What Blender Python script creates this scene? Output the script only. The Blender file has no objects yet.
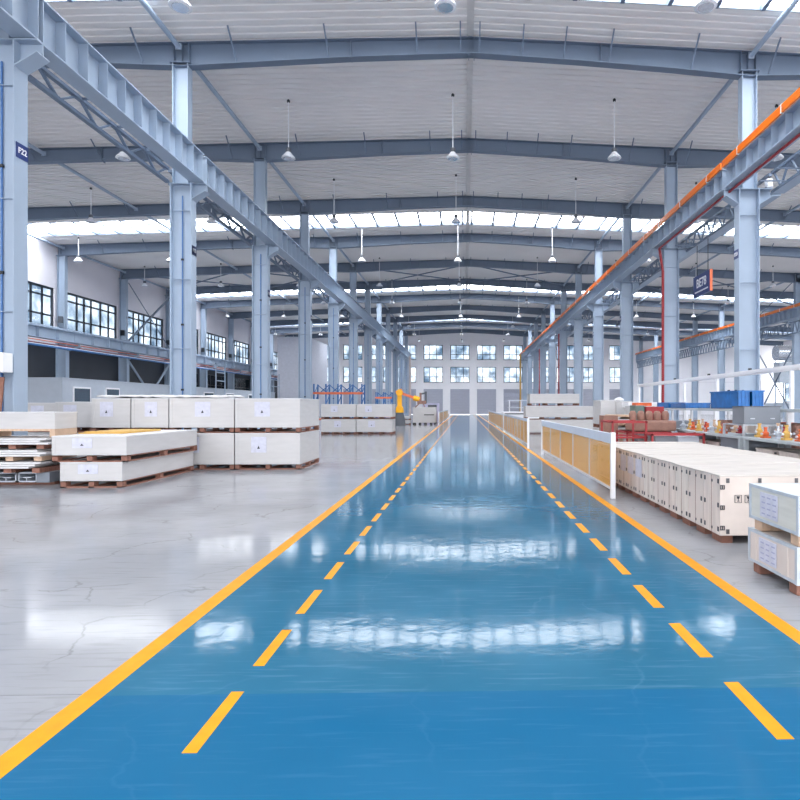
import bpy, math, random
from mathutils import Vector, Matrix
random.seed(7)
S = bpy.context.scene
COL = S.collection
T = 0.026                      # tangent of the camera's small turn away from the aisle axis

# ---------------------------------------------------------------- materials
def srgb(r, g, b):
    f = lambda c: (c/255/12.92) if c/255 <= .04045 else ((c/255+.055)/1.055)**2.4
    return (f(r), f(g), f(b), 1)

def mat(name, rgb, rough=.5, metal=0, var=.06, scale=3.0, stretch=(1,1,1), bump=0, spec=.5, coords='Object', rvar=0, coat=0, emit=0, detail=4):
    m = bpy.data.materials.new(name); m.use_nodes = True
    nt = m.node_tree; b = nt.nodes['Principled BSDF']
    c = srgb(*rgb)
    tc = nt.nodes.new('ShaderNodeTexCoord'); mp = nt.nodes.new('ShaderNodeMapping')
    mp.inputs['Scale'].default_value = stretch
    nt.links.new(tc.outputs[coords], mp.inputs[0])
    n = nt.nodes.new('ShaderNodeTexNoise'); n.inputs['Scale'].default_value = scale; n.inputs['Detail'].default_value = detail
    nt.links.new(mp.outputs[0], n.inputs['Vector'])
    r = nt.nodes.new('ShaderNodeValToRGB')
    r.color_ramp.elements[0].position = .3; r.color_ramp.elements[1].position = .7
    r.color_ramp.elements[0].color = (c[0]*(1-var), c[1]*(1-var), c[2]*(1-var), 1)
    r.color_ramp.elements[1].color = (min(1,c[0]*(1+var)), min(1,c[1]*(1+var)), min(1,c[2]*(1+var)), 1)
    nt.links.new(n.outputs['Fac'], r.inputs[0]); nt.links.new(r.outputs[0], b.inputs['Base Color'])
    b.inputs['Roughness'].default_value = rough; b.inputs['Metallic'].default_value = metal
    b.inputs['Specular IOR Level'].default_value = spec
    if coat: b.inputs['Coat Weight'].default_value = coat; b.inputs['Coat Roughness'].default_value = .04
    if bump:
        bp = nt.nodes.new('ShaderNodeBump'); bp.inputs['Strength'].default_value = bump; bp.inputs['Distance'].default_value = .01
        nt.links.new(n.outputs['Fac'], bp.inputs['Height']); nt.links.new(bp.outputs[0], b.inputs['Normal'])
    if emit:
        b.inputs['Emission Color'].default_value = (1,1,1,1); b.inputs['Emission Strength'].default_value = emit
    return m

def floor_mat(name, rgb, rgb2, rough, var2, scratch, tint=False):
    """glossy epoxy: slow cloudy tone, hairline cracks, faint waviness"""
    m = bpy.data.materials.new(name); m.use_nodes = True
    nt = m.node_tree; N = nt.nodes; L = nt.links; b = N['Principled BSDF']
    tc = N.new('ShaderNodeTexCoord')
    n1 = N.new('ShaderNodeTexNoise'); n1.inputs['Scale'].default_value = .8; n1.inputs['Detail'].default_value = 6
    L.new(tc.outputs['Object'], n1.inputs['Vector'])
    r1 = N.new('ShaderNodeValToRGB'); r1.color_ramp.elements[0].position = .35; r1.color_ramp.elements[1].position = .68
    r1.color_ramp.elements[0].color = srgb(*rgb); r1.color_ramp.elements[1].color = srgb(*rgb2)
    L.new(n1.outputs['Fac'], r1.inputs[0])
    # hairline cracks / scuffs: distorted voronoi cell borders
    n2 = N.new('ShaderNodeTexNoise'); n2.inputs['Scale'].default_value = 2.2; n2.inputs['Detail'].default_value = 5
    L.new(tc.outputs['Object'], n2.inputs['Vector'])
    mx = N.new('ShaderNodeMix'); mx.data_type = 'VECTOR'; mx.inputs['Factor'].default_value = .35
    L.new(tc.outputs['Object'], mx.inputs[4]); L.new(n2.outputs['Color'], mx.inputs[5])
    v = N.new('ShaderNodeTexVoronoi'); v.feature = 'DISTANCE_TO_EDGE'; v.inputs['Scale'].default_value = 1.1
    L.new(mx.outputs[1], v.inputs['Vector'])
    r2 = N.new('ShaderNodeValToRGB'); r2.color_ramp.elements[0].position = 0; r2.color_ramp.elements[1].position = .012
    r2.color_ramp.elements[0].color = (1,1,1,1); r2.color_ramp.elements[1].color = (0,0,0,1)
    L.new(v.outputs['Distance'], r2.inputs[0])
    n3 = N.new('ShaderNodeTexNoise'); n3.inputs['Scale'].default_value = 1.3
    L.new(tc.outputs['Object'], n3.inputs['Vector'])
    r3 = N.new('ShaderNodeValToRGB'); r3.color_ramp.elements[0].position = .44; r3.color_ramp.elements[1].position = .56
    L.new(n3.outputs['Fac'], r3.inputs[0])
    mu = N.new('ShaderNodeMath'); mu.operation = 'MULTIPLY'; L.new(r2.outputs[0], mu.inputs[0]); L.new(r3.outputs[0], mu.inputs[1])
    mu2 = N.new('ShaderNodeMath'); mu2.operation = 'MULTIPLY'; mu2.inputs[1].default_value = scratch; L.new(mu.outputs[0], mu2.inputs[0])
    mc = N.new('ShaderNodeMix'); mc.data_type = 'RGBA'; mc.inputs[7].default_value = srgb(*var2)
    L.new(mu2.outputs[0], mc.inputs[0]); L.new(r1.outputs[0], mc.inputs[6])
    last = mc.outputs[2]
    # fine streaky scuffs
    mp = N.new('ShaderNodeMapping'); mp.inputs['Scale'].default_value = (1.2, 14, 1); mp.inputs['Rotation'].default_value = (0,0,.5)
    L.new(tc.outputs['Object'], mp.inputs[0])
    n4 = N.new('ShaderNodeTexNoise'); n4.inputs['Scale'].default_value = 2; n4.inputs['Detail'].default_value = 8
    L.new(mp.outputs[0], n4.inputs['Vector'])
    r4 = N.new('ShaderNodeValToRGB'); r4.color_ramp.elements[0].position = .54; r4.color_ramp.elements[1].position = .75
    r4.color_ramp.elements[1].color = (.4,.4,.4,1)
    L.new(n4.outputs['Fac'], r4.inputs[0])
    m4 = N.new('ShaderNodeMix'); m4.data_type = 'RGBA'; m4.inputs[7].default_value = srgb(*var2)
    L.new(r4.outputs[0], m4.inputs[0]); L.new(last, m4.inputs[6]); last = m4.outputs[2]
    if tint:      # separately poured field ends in a straight joint
        sp = N.new('ShaderNodeSeparateXYZ'); L.new(tc.outputs['Object'], sp.inputs[0])
        g = N.new('ShaderNodeMath'); g.operation = 'LESS_THAN'; g.inputs[1].default_value = 3.15; L.new(sp.outputs['Y'], g.inputs[0])
        g2 = N.new('ShaderNodeMath'); g2.operation = 'MULTIPLY'; g2.inputs[1].default_value = .6; L.new(g.outputs[0], g2.inputs[0])
        m5 = N.new('ShaderNodeMix'); m5.data_type = 'RGBA'; m5.inputs[7].default_value = srgb(22,93,138)
        L.new(g2.outputs[0], m5.inputs[0]); L.new(last, m5.inputs[6]); last = m5.outputs[2]
    L.new(last, b.inputs['Base Color'])
    # roughness and slow waves
    rr = N.new('ShaderNodeMapRange'); rr.inputs['To Min'].default_value = rough*.7; rr.inputs['To Max'].default_value = rough*1.4
    L.new(n2.outputs['Fac'], rr.inputs[0]); L.new(rr.outputs[0], b.inputs['Roughness'])
    b.inputs['Specular IOR Level'].default_value = .07; b.inputs['IOR'].default_value = 1.5
    n5 = N.new('ShaderNodeTexNoise'); n5.inputs['Scale'].default_value = 3.5; n5.inputs['Detail'].default_value = 3
    L.new(tc.outputs['Object'], n5.inputs['Vector'])
    bp = N.new('ShaderNodeBump'); bp.inputs['Strength'].default_value = .08; bp.inputs['Distance'].default_value = .02
    n6 = N.new('ShaderNodeTexNoise'); n6.inputs['Scale'].default_value = 22; n6.inputs['Detail'].default_value = 5
    L.new(tc.outputs['Object'], n6.inputs['Vector'])
    b2 = N.new('ShaderNodeBump'); b2.inputs['Strength'].default_value = .05; b2.inputs['Distance'].default_value = .004
    L.new(n5.outputs['Fac'], bp.inputs['Height']); L.new(bp.outputs[0], b2.inputs['Normal']); L.new(n6.outputs['Fac'], b2.inputs['Height']); L.new(b2.outputs[0], b.inputs['Normal'])
    return m

def glass_mat():
    m = bpy.data.materials.new('window_glass'); m.use_nodes = True
    nt = m.node_tree; N = nt.nodes; L = nt.links; N.remove(N['Principled BSDF'])
    tr = N.new('ShaderNodeBsdfTransparent'); gl = N.new('ShaderNodeBsdfGlossy'); gl.inputs['Roughness'].default_value = .05
    tc = N.new('ShaderNodeTexCoord'); n = N.new('ShaderNodeTexNoise'); n.inputs['Scale'].default_value = .6; n.inputs['Detail'].default_value = 2
    L.new(tc.outputs['Object'], n.inputs['Vector'])
    r = N.new('ShaderNodeValToRGB'); r.color_ramp.elements[0].position = .32; r.color_ramp.elements[1].position = .72
    r.color_ramp.elements[0].color = srgb(120,136,150); r.color_ramp.elements[1].color = srgb(222,227,232)
    L.new(n.outputs['Fac'], r.inputs[0]); L.new(r.outputs[0], tr.inputs[0])
    mx = N.new('ShaderNodeMixShader'); mx.inputs[0].default_value = .08
    L.new(tr.outputs[0], mx.inputs[1]); L.new(gl.outputs[0], mx.inputs[2]); L.new(mx.outputs[0], N['Material Output'].inputs[0])
    return m

def mesh_panel_mat():
    """orange perforated sheet: tiny holes in a regular grid"""
    m = bpy.data.materials.new('orange_perforated_sheet'); m.use_nodes = True
    nt = m.node_tree; N = nt.nodes; L = nt.links; b = N['Principled BSDF']
    b.inputs['Base Color'].default_value = srgb(232,176,92); b.inputs['Roughness'].default_value = .5
    tc = N.new('ShaderNodeTexCoord'); mp = N.new('ShaderNodeMapping'); mp.inputs['Scale'].default_value = (1,36,36)
    L.new(tc.outputs['Object'], mp.inputs[0])
    sp = N.new('ShaderNodeSeparateXYZ'); L.new(mp.outputs[0], sp.inputs[0])
    acc = []
    for ax in ('Y','Z'):
        f = N.new('ShaderNodeMath'); f.operation = 'FRACT'; L.new(sp.outputs[ax], f.inputs[0])
        s = N.new('ShaderNodeMath'); s.operation = 'SUBTRACT'; s.inputs[1].default_value = .5; L.new(f.outputs[0], s.inputs[0])
        p = N.new('ShaderNodeMath'); p.operation = 'POWER'; p.inputs[1].default_value = 2; L.new(s.outputs[0], p.inputs[0]); acc.append(p)
    a = N.new('ShaderNodeMath'); a.operation = 'ADD'; L.new(acc[0].outputs[0], a.inputs[0]); L.new(acc[1].outputs[0], a.inputs[1])
    g = N.new('ShaderNodeMath'); g.operation = 'GREATER_THAN'; g.inputs[1].default_value = .10; L.new(a.outputs[0], g.inputs[0])
    L.new(g.outputs[0], b.inputs['Alpha'])
    return m

M = {}
M['steel'] = mat('blue_grey_painted_steel', (156,171,190), .45, var=.04, scale=1.2)
M['steel_d'] = mat('shade_darkened_steel', (104,118,138), .5, var=.05, scale=.8)  # column steel with the overhead shade put into its colour
M['conduit'] = mat('blue_conduit', (70,112,168), .45)
M['ceil'] = mat('pale_roof_liner', (232,228,226), .55, var=.03, scale=.4)
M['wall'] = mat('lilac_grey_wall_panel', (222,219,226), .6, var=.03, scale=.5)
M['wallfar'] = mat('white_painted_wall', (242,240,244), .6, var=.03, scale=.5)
M['dark'] = mat('dark_recess_wall', (44,49,58), .6, var=.15, scale=.6)  # dark wall colour stands in for the dark recess under the runway
M['frame'] = mat('dark_window_frame', (42,50,60), .4)
M['glass'] = glass_mat()
M['shutter'] = mat('grey_roller_shutter', (176,178,192), .5, var=.03)
M['orange'] = mat('orange_conductor_bar', (238,116,0), .45, var=.04)
M['red'] = mat('red_pipe_paint', (146,24,36), .4, var=.05)
M['redsteel'] = mat('dark_red_steel_paint', (158,44,50), .5, var=.1)
M['white'] = mat('white_enamel', (232,232,236), .4, var=.02)
M['lamp'] = mat('milky_lamp_reflector', (226,228,234), .25, var=.02)
M['black'] = mat('black_plastic', (28,30,34), .5)
M['grey'] = mat('grey_housing', (84,88,96), .45, var=.08)
M['railgrey'] = mat('light_grey_barrier_cap', (205,210,222), .4, var=.03)
M['meshp'] = mesh_panel_mat()
M['crate'] = mat('off_white_plywood', (192,190,191), .6, var=.045, scale=2.0, stretch=(1,1,6), coords='Object')
M['crate_lid'] = mat('white_crate_lid', (204,203,205), .6, var=.04, scale=3)
M['ply'] = mat('pink_beige_plywood', (212,200,193), .6, var=.09, scale=2.2, stretch=(1,7,1))
M['plyface'] = mat('pale_plywood_end', (210,199,193), .6, var=.05, scale=2, stretch=(5,1,1))
M['ply2'] = mat('paler_plywood', (212,203,196), .6, var=.08, scale=2.5, stretch=(1,6,1))
M['plytop'] = mat('greyish_plywood_top', (196,189,184), .65, var=.13, scale=3, stretch=(1,9,1))
M['edgeply'] = mat('greenish_white_plywood', (206,206,200), .6, var=.06, scale=2.4, stretch=(1,1,8))
M['metaledge'] = mat('galvanised_edge_strip', (184,192,202), .45, .0, var=.08, scale=9)
M['skid'] = mat('reddish_brown_skid_wood', (138,96,82), .75, var=.18, scale=5, stretch=(1,6,1))
M['wood'] = mat('pale_pine_wood', (200,170,146), .7, var=.15, scale=4, stretch=(5,1,1))
M['clip'] = mat('dark_steel_clip', (98,98,104), .45, .5, var=.12, scale=20)
M['paper'] = mat('lilac_white_paper', (196,197,212), .7, var=.08, scale=14)
M['ink'] = mat('dark_ink', (48,48,62), .7)
M['yellow'] = mat('yellow_lane_paint', (222,146,0), .45, var=.07, scale=9, spec=.15)
M['yellowboard'] = mat('yellow_board', (200,160,84), .6, var=.1)
M['alu'] = mat('aluminium_profile', (188,194,204), .35, .5, var=.08)
M['cabin'] = mat('cabin_grey_panel', (176,184,196), .55, var=.03)
M['rackblue'] = mat('blue_rack_paint', (38,98,158), .5, var=.06)
M['rackorange'] = mat('orange_rack_beam', (222,112,72), .5, var=.06)
M['robot'] = mat('yellow_robot_paint', (246,176,10), .4, var=.05)
M['brown'] = mat('brown_wrapped_board', (148,112,100), .8, var=.15, scale=8)
M['tarp'] = mat('bright_blue_plastic', (6,100,172), .35, var=.2, scale=6)
M['bench'] = mat('grey_bench_top', (168,176,182), .5, var=.06)
M['benchdark'] = mat('mid_grey_cabinet', (118,124,134), .45, var=.06)
M['terra'] = mat('orange_red_casting', (206,94,48), .6, var=.25, scale=12)
M['silver'] = mat('silver_duct_foil', (220,222,228), .25, .8, var=.08, scale=6)
M['signblue'] = mat('navy_sign_face', (24,48,112), .4, var=.03)
M['green'] = mat('grey_green_box', (96,116,112), .5, var=.1)
M['floor'] = floor_mat('grey_epoxy_floor', (144,145,151), (158,159,164), .1, (108,105,107), .5)
M['lane'] = floor_mat('blue_epoxy_lane', (34,94,124), (52,108,138), .075, (100,136,162), .18, tint=True)

def skylight_mat():  # sheet gives off light itself, in place of daylight passing through
    m = bpy.data.materials.new('self_lit_roof_sheet'); m.use_nodes = True
    nt = m.node_tree; N = nt.nodes; L = nt.links; b = N['Principled BSDF']
    b.inputs['Base Color'].default_value = (.9,.93,.95,1)
    b.inputs['Emission Color'].default_value = (.95,.98,1,1)
    b.inputs['Emission Strength'].default_value = SKY_E
    return m
SKY_E = 8.5
M['sky'] = skylight_mat()

# ---------------------------------------------------------------- mesh builder
class MB:
    def __init__(s): s.v = []; s.f = []
    def box(s, x0, y0, z0, x1, y1, z1):
        n = len(s.v)
        s.v += [(x0,y0,z0),(x1,y0,z0),(x1,y1,z0),(x0,y1,z0),(x0,y0,z1),(x1,y0,z1),(x1,y1,z1),(x0,y1,z1)]
        s.f += [tuple(n+i for i in q) for q in ((0,3,2,1),(4,5,6,7),(0,1,5,4),(1,2,6,5),(2,3,7,6),(3,0,4,7))]
        return s
    def bar(s, p, q, w, h, up=(0,0,1)):
        p = Vector(p); q = Vector(q); d = (q-p).normalized(); u = Vector(up)
        if abs(d.dot(u)) > .98: u = Vector((0,1,0))
        r = d.cross(u).normalized(); u = r.cross(d)
        n = len(s.v)
        for c in (p, q):
            for a, b in ((-1,-1),(1,-1),(1,1),(-1,1)):
                s.v.append(tuple(c + r*a*w/2 + u*b*h/2))
        s.f += [tuple(n+i for i in t) for t in ((0,1,2,3),(7,6,5,4),(0,4,5,1),(1,5,6,2),(2,6,7,3),(3,7,4,0))]
        return s
    def tube(s, p, q, r, k=10, r2=None):
        p = Vector(p); q = Vector(q); d = (q-p).normalized()
        u = Vector((0,0,1)) if abs(d.z) < .9 else Vector((1,0,0))
        a = d.cross(u).normalized(); b = d.cross(a); n = len(s.v); r2 = r if r2 is None else r2
        for c, rr in ((p, r), (q, r2)):
            for i in range(k):
                t = 2*math.pi*i/k; s.v.append(tuple(c + a*rr*math.cos(t) + b*rr*math.sin(t)))
        for i in range(k):
            j = (i+1) % k; s.f.append((n+i, n+j, n+k+j, n+k+i))
        s.f.append(tuple(n+i for i in range(k))[::-1]); s.f.append(tuple(n+k+i for i in range(k)))
        return s
    def lathe(s, prof, c=(0,0,0), k=16):
        n = len(s.v)
        for r, z in prof:
            for i in range(k):
                t = 2*math.pi*i/k; s.v.append((c[0]+r*math.cos(t), c[1]+r*math.sin(t), c[2]+z))
        for a in range(len(prof)-1):
            for i in range(k):
                j = (i+1) % k; s.f.append((n+a*k+i, n+a*k+j, n+(a+1)*k+j, n+(a+1)*k+i))
        s.f.append(tuple(n+i for i in range(k))[::-1]); m = n+(len(prof)-1)*k
        s.f.append(tuple(m+i for i in range(k)))
        return s
    def prism(s, poly, axis, a, b):
        n = len(s.v); k = len(poly)
        for t in (a, b):
            for p, q in poly:
                s.v.append({'x': (t,p,q), 'y': (p,t,q), 'z': (p,q,t)}[axis])
        s.f.append(tuple(range(n, n+k))); s.f.append(tuple(range(n+2*k-1, n+k-1, -1)))
        for i in range(k):
            j = (i+1) % k; s.f.append((n+j, n+i, n+k+i, n+k+j))
        return s
    def grid(s, P):            # P[i][j] points
        n = len(s.v); w = len(P[0])
        for row in P: s.v += [tuple(p) for p in row]
        for i in range(len(P)-1):
            for j in range(w-1):
                s.f.append((n+i*w+j, n+i*w+j+1, n+(i+1)*w+j+1, n+(i+1)*w+j))
        return s
    def mesh(s, name):
        me = bpy.data.meshes.new(name); me.from_pydata(s.v, [], s.f); me.update()
        return me

def build(mb, name, m, parent=None, bevel=0, smooth=False, label=None, loc=(0,0,0)):
    import bmesh
    me = mb.mesh(name)
    bm = bmesh.new(); bm.from_mesh(me); bmesh.ops.recalc_face_normals(bm, faces=bm.faces); bm.to_mesh(me); bm.free()
    me.materials.append(m)
    if smooth:
        for p in me.polygons: p.use_smooth = True
        me.set_sharp_from_angle(angle=math.radians(40))
    o = bpy.data.objects.new(name, me); COL.objects.link(o); o.location = loc
    if parent: o.parent = parent
    if bevel:
        b = o.modifiers.new('bevel', 'BEVEL'); b.width = bevel; b.segments = 2; b.limit_method = 'ANGLE'
    if label: o['label'] = label
    return o

def thing(name, label, cat, loc, group=None, rz=0):
    o = bpy.data.objects.new(name, None); COL.objects.link(o); o.location = loc; o.rotation_euler.z = rz
    o.empty_display_size = .1
    o['label'] = label; o['category'] = cat
    if group: o['group'] = group
    return o

def tag(o, label, cat, group=None):
    o['label'] = label; o['category'] = cat
    if group: o['group'] = group
    return o

def struct(mb, name, m, parent=None, label=None, **k):
    o = build(mb, name, m, parent, label=label, **k)
    if not parent: o['kind'] = 'structure'; o['category'] = name.split('_')[0]
    return o

def copy_tree(o, parent=None):
    c = o.copy(); COL.objects.link(c)
    if parent: c.parent = parent
    for ch in o.children: copy_tree(ch, c)
    return c

# The building is drafted on a 6-unit bay grid; one draft unit is U metres and the floor lies F0 draft units up.
U, F0 = 4/3, .375
def to_metres(objs):
    done = set()
    for o in objs:
        if o.type == 'MESH' and o.data.name not in done:
            done.add(o.data.name); o.data.transform(Matrix.Scale(U, 4))
        o.location = o.location * U
        if o.parent is None: o.location.z -= F0*U
converted = set()
def convert_new():
    new = [o for o in bpy.data.objects if o.name not in converted]
    to_metres(new); converted.update(o.name for o in bpy.data.objects)
def skip_new(): converted.update(o.name for o in bpy.data.objects)

ORD = ['first','second','third','fourth','fifth','sixth','seventh','eighth','ninth','tenth','eleventh','twelfth','thirteenth','fourteenth','fifteenth']

# ---------------------------------------------------------------- building dimensions
RIDGE, SL = 11.25, .036
XL, XR, XC = -22.64, 40.9, .0
def R(x): return RIDGE - SL*abs(x)
Y0, Y1 = -27.0, 78.2
frames = [(n+.62)*6 + .19 for n in range(1, 13)]; frames[0] -= .12      # 9.9 ... 75.9
SKYL = [(-24.0,-21.8), (-6.0,-3.8), (12.1,14.2), (30.1,32.2), (48.1,50.3), (66.1,68.3)]  # first two strips lie unseen behind the camera, added for their light
COLL, COLR, COLR2, COLW = -7.38, 7.56, 22.4, -22.35

# floor
XLm, XRm, Y0m, Y1m = XL*U, XR*U, Y0*U, Y1*U
struct(MB().box(XLm-.3, Y0m, -.3, XRm+.3, Y1m+.3, 0), 'floor', M['floor'], label='glossy grey epoxy workshop floor with a blue driving lane')
FL = bpy.data.objects['floor']
build(MB().box(-1.875, Y0m, 0, 2.11, Y1m-4, .0025), 'driving_lane', M['lane'], FL, label='blue painted driving lane')
build(MB().box(-1.985, Y0m, 0, -1.865, Y1m-4, .004), 'edge_line', M['yellow'], FL, label='yellow edge line left of the lane')
build(MB().box(2.10, Y0m, 0, 2.22, Y1m-4, .004), 'edge_line', M['yellow'], FL, label='yellow edge line right of the lane')
for (xa, xb, ya, per) in ((-1.222,-1.157,2.62,.868), (1.40,1.48,2.66,.88)):
    pm = None
    for k in range(0, 48):
        if pm is None:
            pm = build(MB().box(xa, 0, 0, xb, .555, .0045), 'dash_mark', M['yellow'], FL, loc=(0, ya+k*per, 0))
        else:
            c = pm.copy(); COL.objects.link(c); c.location = (0, ya+k*per, 0)
    # (the remaining far dashes of both rows are one stuff part below)
far = MB()
for (xa, xb, ya, per) in ((-1.222,-1.157,2.62,.868), (1.40,1.48,2.66,.88)):
    for k in range(48, 112): far.box(xa, ya+k*per, 0, xb, ya+k*per+.555, .0045)
o = build(far, 'dash_mark', M['yellow'], FL); o['kind'] = 'stuff'
# faint joint lines between floor fields
jm = mat('floor_joint_filler', (124,125,131), .5)
jn = MB()
for y in (3.17, 9.2, 15.2, 21.2): 
    jn.box(XLm, y, 0, -1.985, y+.012, .0015); jn.box(2.22, y, 0, XRm, y+.012, .0015)
build(jn, 'joint_line', jm, FL)
skip_new()

# roof liner: ribs run across the building, split by the skylight strips
def roof(ya, yb, name, m, lift=0):
    P = []
    xs = [XL-.2, XC, XR+.2]
    y = ya; k = 0; pitch = .27
    while y < yb-1e-6:
        for dy, dz in ((0,0),(.17,0),(.19,.035),(.25,.035)):
            yy = min(y+dy, yb)
            P.append([(x, yy, R(x)+dz+lift) for x in xs])
        y += pitch
    P.append([(x, yb, R(x)+lift) for x in xs])
    g = MB().grid(P)
    return g
edges = [Y0] + [e for s in SKYL for e in s] + [Y1]
allr = MB()
for i in range(0, len(edges), 2):
    g = roof(edges[i], edges[i+1], 'ceiling', M['ceil'])
    n = len(allr.v); allr.v += g.v; allr.f += [tuple(n+q for q in f) for f in g.f]
    # outer roof skin above the liner
    a, b = edges[i], edges[i+1]
    allr.grid([[(x, yy, R(x)+.22) for x in (XL-.2, XC, XR+.2)] for yy in (a, b)])
ce = bpy.data.objects.new('ceiling', allr.mesh('ceiling')); ce.data.materials.append(M['ceil']); COL.objects.link(ce)
ce['kind'] = 'structure'; ce['label'] = 'pale ribbed metal roof liner'; ce['category'] = 'ceiling'
wn = [0]
for i, (a, b) in enumerate(SKYL):
    wn[0] += 1
    g = MB().grid([[(x, yy, R(x)+.13) for x in (XL, XC, XR)] for yy in (a, b)])
    g.grid([[(x, yy, R(x)+.135) for x in (XL, XC, XR)] for yy in (a, b)])
    o = build(g, 'window_%d' % wn[0], M['sky']); o['kind'] = 'structure'
    o['label'] = 'white translucent skylight strip across the roof'; o['category'] = 'window'
    if i < 2: continue
    # purlins seen against the strip, and its kerbs
    x = .35
    pu = MB()
    xs = [-.12, .35]
    while x < XR-1: x += 1.13; xs.append(x)
    x = -.12
    while x > XL+1: x -= 1.13; xs.append(x)
    for x in xs:
        pu.box(x-.05, a, R(x)-.03, x+.05, b, R(x)+.125)
    build(pu, 'purlin', M['steel_d'], o)
    kb = MB()
    for yy in (a-.03, b):
        kb.prism([(XL,R(XL)-.0),(0,R(0)-.0),(XR,R(XR)-.0),(XR,R(XR)+.22),(0,R(0)+.22),(XL,R(XL)+.22)], 'y', yy, yy+.03)
    ymid = (a+b)/2
    kb.prism([(XL,R(XL)+.09),(0,R(0)+.09),(XR,R(XR)+.09),(XR,R(XR)+.12),(0,R(0)+.12),(XL,R(XL)+.12)], 'y', ymid, ymid+.03)
    build(kb, 'kerb', M['steel_d'], o)

# ridge cover strip
struct(MB().box(.05, Y0, R(0)-.035, .085, Y1, R(0)+.02).box(.19, Y0, R(0)-.035, .225, Y1, R(0)+.02).box(.08, Y0, R(0)-.02, .20, Y1, R(0)+.0),
       'trim_1', mat('ridge_cover', (214,210,208), .5), label='double ridge cover strip running along the roof')

# ---------------------------------------------------------------- walls
# left wall: dark lower zone, panel strip, window band, panels above
struct(MB().box(XL-.2, Y0, F0, XL, Y1, 4.9), 'wall_left', M['dark'], label='lower left wall, darkened to stand for a recess')
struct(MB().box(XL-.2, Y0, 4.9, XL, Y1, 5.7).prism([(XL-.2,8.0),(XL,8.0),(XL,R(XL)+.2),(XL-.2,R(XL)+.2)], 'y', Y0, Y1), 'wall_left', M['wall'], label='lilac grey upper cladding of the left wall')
# panel seams
# windows in bays
allf = [frames[0]-18, frames[0]-12, frames[0]-6] + frames
pier = MB()
for i, y in enumerate(allf):
    pier.box(XL-.2, y-.22, 5.7, XL, y+.22, 8.0)
struct(pier, 'wall_left', M['wall'], label='grey piers between the left windows')
def window(n, p0, p1, axis, cols, rows, label, fixed, fr=.05, depth=.08):
    """p0,p1 = (u,z) corners; axis 'y' lies in a wall of constant x, 'x' in one of constant y"""
    f = MB(); g = MB()
    def B(u0, z0, u1, z1, d, mb):
        if axis == 'y': mb.box(fixed-d/2, u0, z0, fixed+d/2, u1, z1)
        else: mb.box(u0, fixed-d/2, z0, u1, fixed+d/2, z1)
    (u0, z0), (u1, z1) = p0, p1
    B(u0, z0, u0+fr, z1, depth, f); B(u1-fr, z0, u1, z1, depth, f); B(u0, z0, u1, z0+fr, depth, f); B(u0, z1-fr, u1, z1, depth, f)
    for c in cols: B(u0+(u1-u0)*c-fr*.45, z0, u0+(u1-u0)*c+fr*.45, z1, depth*.8, f)
    for r in rows: B(u0, z0+(z1-z0)*r-fr*.4, u1, z0+(z1-z0)*r+fr*.4, depth*.8, f)
    B(u0+fr/2, z0+fr/2, u1-fr/2, z1-fr/2, .012, g)
    o = struct(f, 'window_%d' % n, M['frame'], label=label); o['category'] = 'window'
    build(g, 'pane', M['glass'], o)
    return o
for i in range(len(allf)-1):
    wn[0] += 1
    window(wn[0], (allf[i]+.22, 5.7), (allf[i+1]-.22, 8.0), 'y', (.12,.29,.41,.53,.70,.85), (.33,.78), 'dark framed window in the left wall', XL-.1, fr=.12)
# low windows in the far left bays
for i in range(9, 13):
    wn[0] += 1
    window(wn[0], (allf[i]+.6, 2.4), (allf[i+1]-.6, 4.3), 'y', (.25,.5,.75), (.5,), 'low window in the dark left wall', XL+.06, fr=.08)

# right wall, its glazing made tall to bring more light indoors
struct(MB().box(XR, Y0, F0, XR+.2, Y1, 2.0).box(XR, Y0, 8.8, XR+.2, Y1, R(XR)+.2), 'wall_right', M['wallfar'], label='white right wall')
for i in range(0, len(allf)-1):
    wn[0] += 1
    window(wn[0], (allf[i]+.0, 2.0), (allf[i+1], 8.8), 'y', (.2,.4,.6,.8), (.25,.5,.75), 'tall window in the right wall, enlarged to add light', XR+.1, fr=.08)

# far wall
wx = [2.8 + 3.47*k for k in range(-7, 6)]        # window axis positions
FY = Y1
holes = (('d', 0, 3.7), ('w', 4.55, 6.6), ('w', 7.5, 9.45))
fw = MB()
edgesx = [XL-.2]
for x in wx: edgesx += [x-1.25, x+1.25]
edgesx += [22.8]
for i in range(0, len(edgesx), 2):        # solid piers, standing proud
    a, b = edgesx[i], edgesx[i+1]
    fw.prism([(a,F0),(b,F0),(b,R(b)+.1),(a,R(a)+.1)], 'y', FY-.12, FY+.25)
for i in range(1, len(edgesx)-1, 2):
    a, b = edgesx[i], edgesx[i+1]
    fw.box(a, FY, 3.7, b, FY+.25, 4.55); fw.box(a, FY, 6.6, b, FY+.25, 7.5)
    fw.prism([(a,9.45),(b,9.45),(b,R(b)+.1),(a,R(a)+.1)], 'y', FY, FY+.25)
fw.box(XL, FY-.2, 6.98, 22.8, FY-.12, 7.12)
struct(fw, 'wall_far', M['wallfar'], label='white far wall with piers between doors and windows')
fw2 = MB().prism([(22.8,F0),(XR+.2,F0),(XR+.2,R(XR)+.1),(22.8,R(22.8)+.1)], 'y', FY, FY+.25)
fw2.box(22.8, FY-.08, 5.8, XR, FY, 5.95)
struct(fw2, 'wall_far', M['wallfar'], label='plain white far wall of the right bay')
dn = 0
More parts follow.
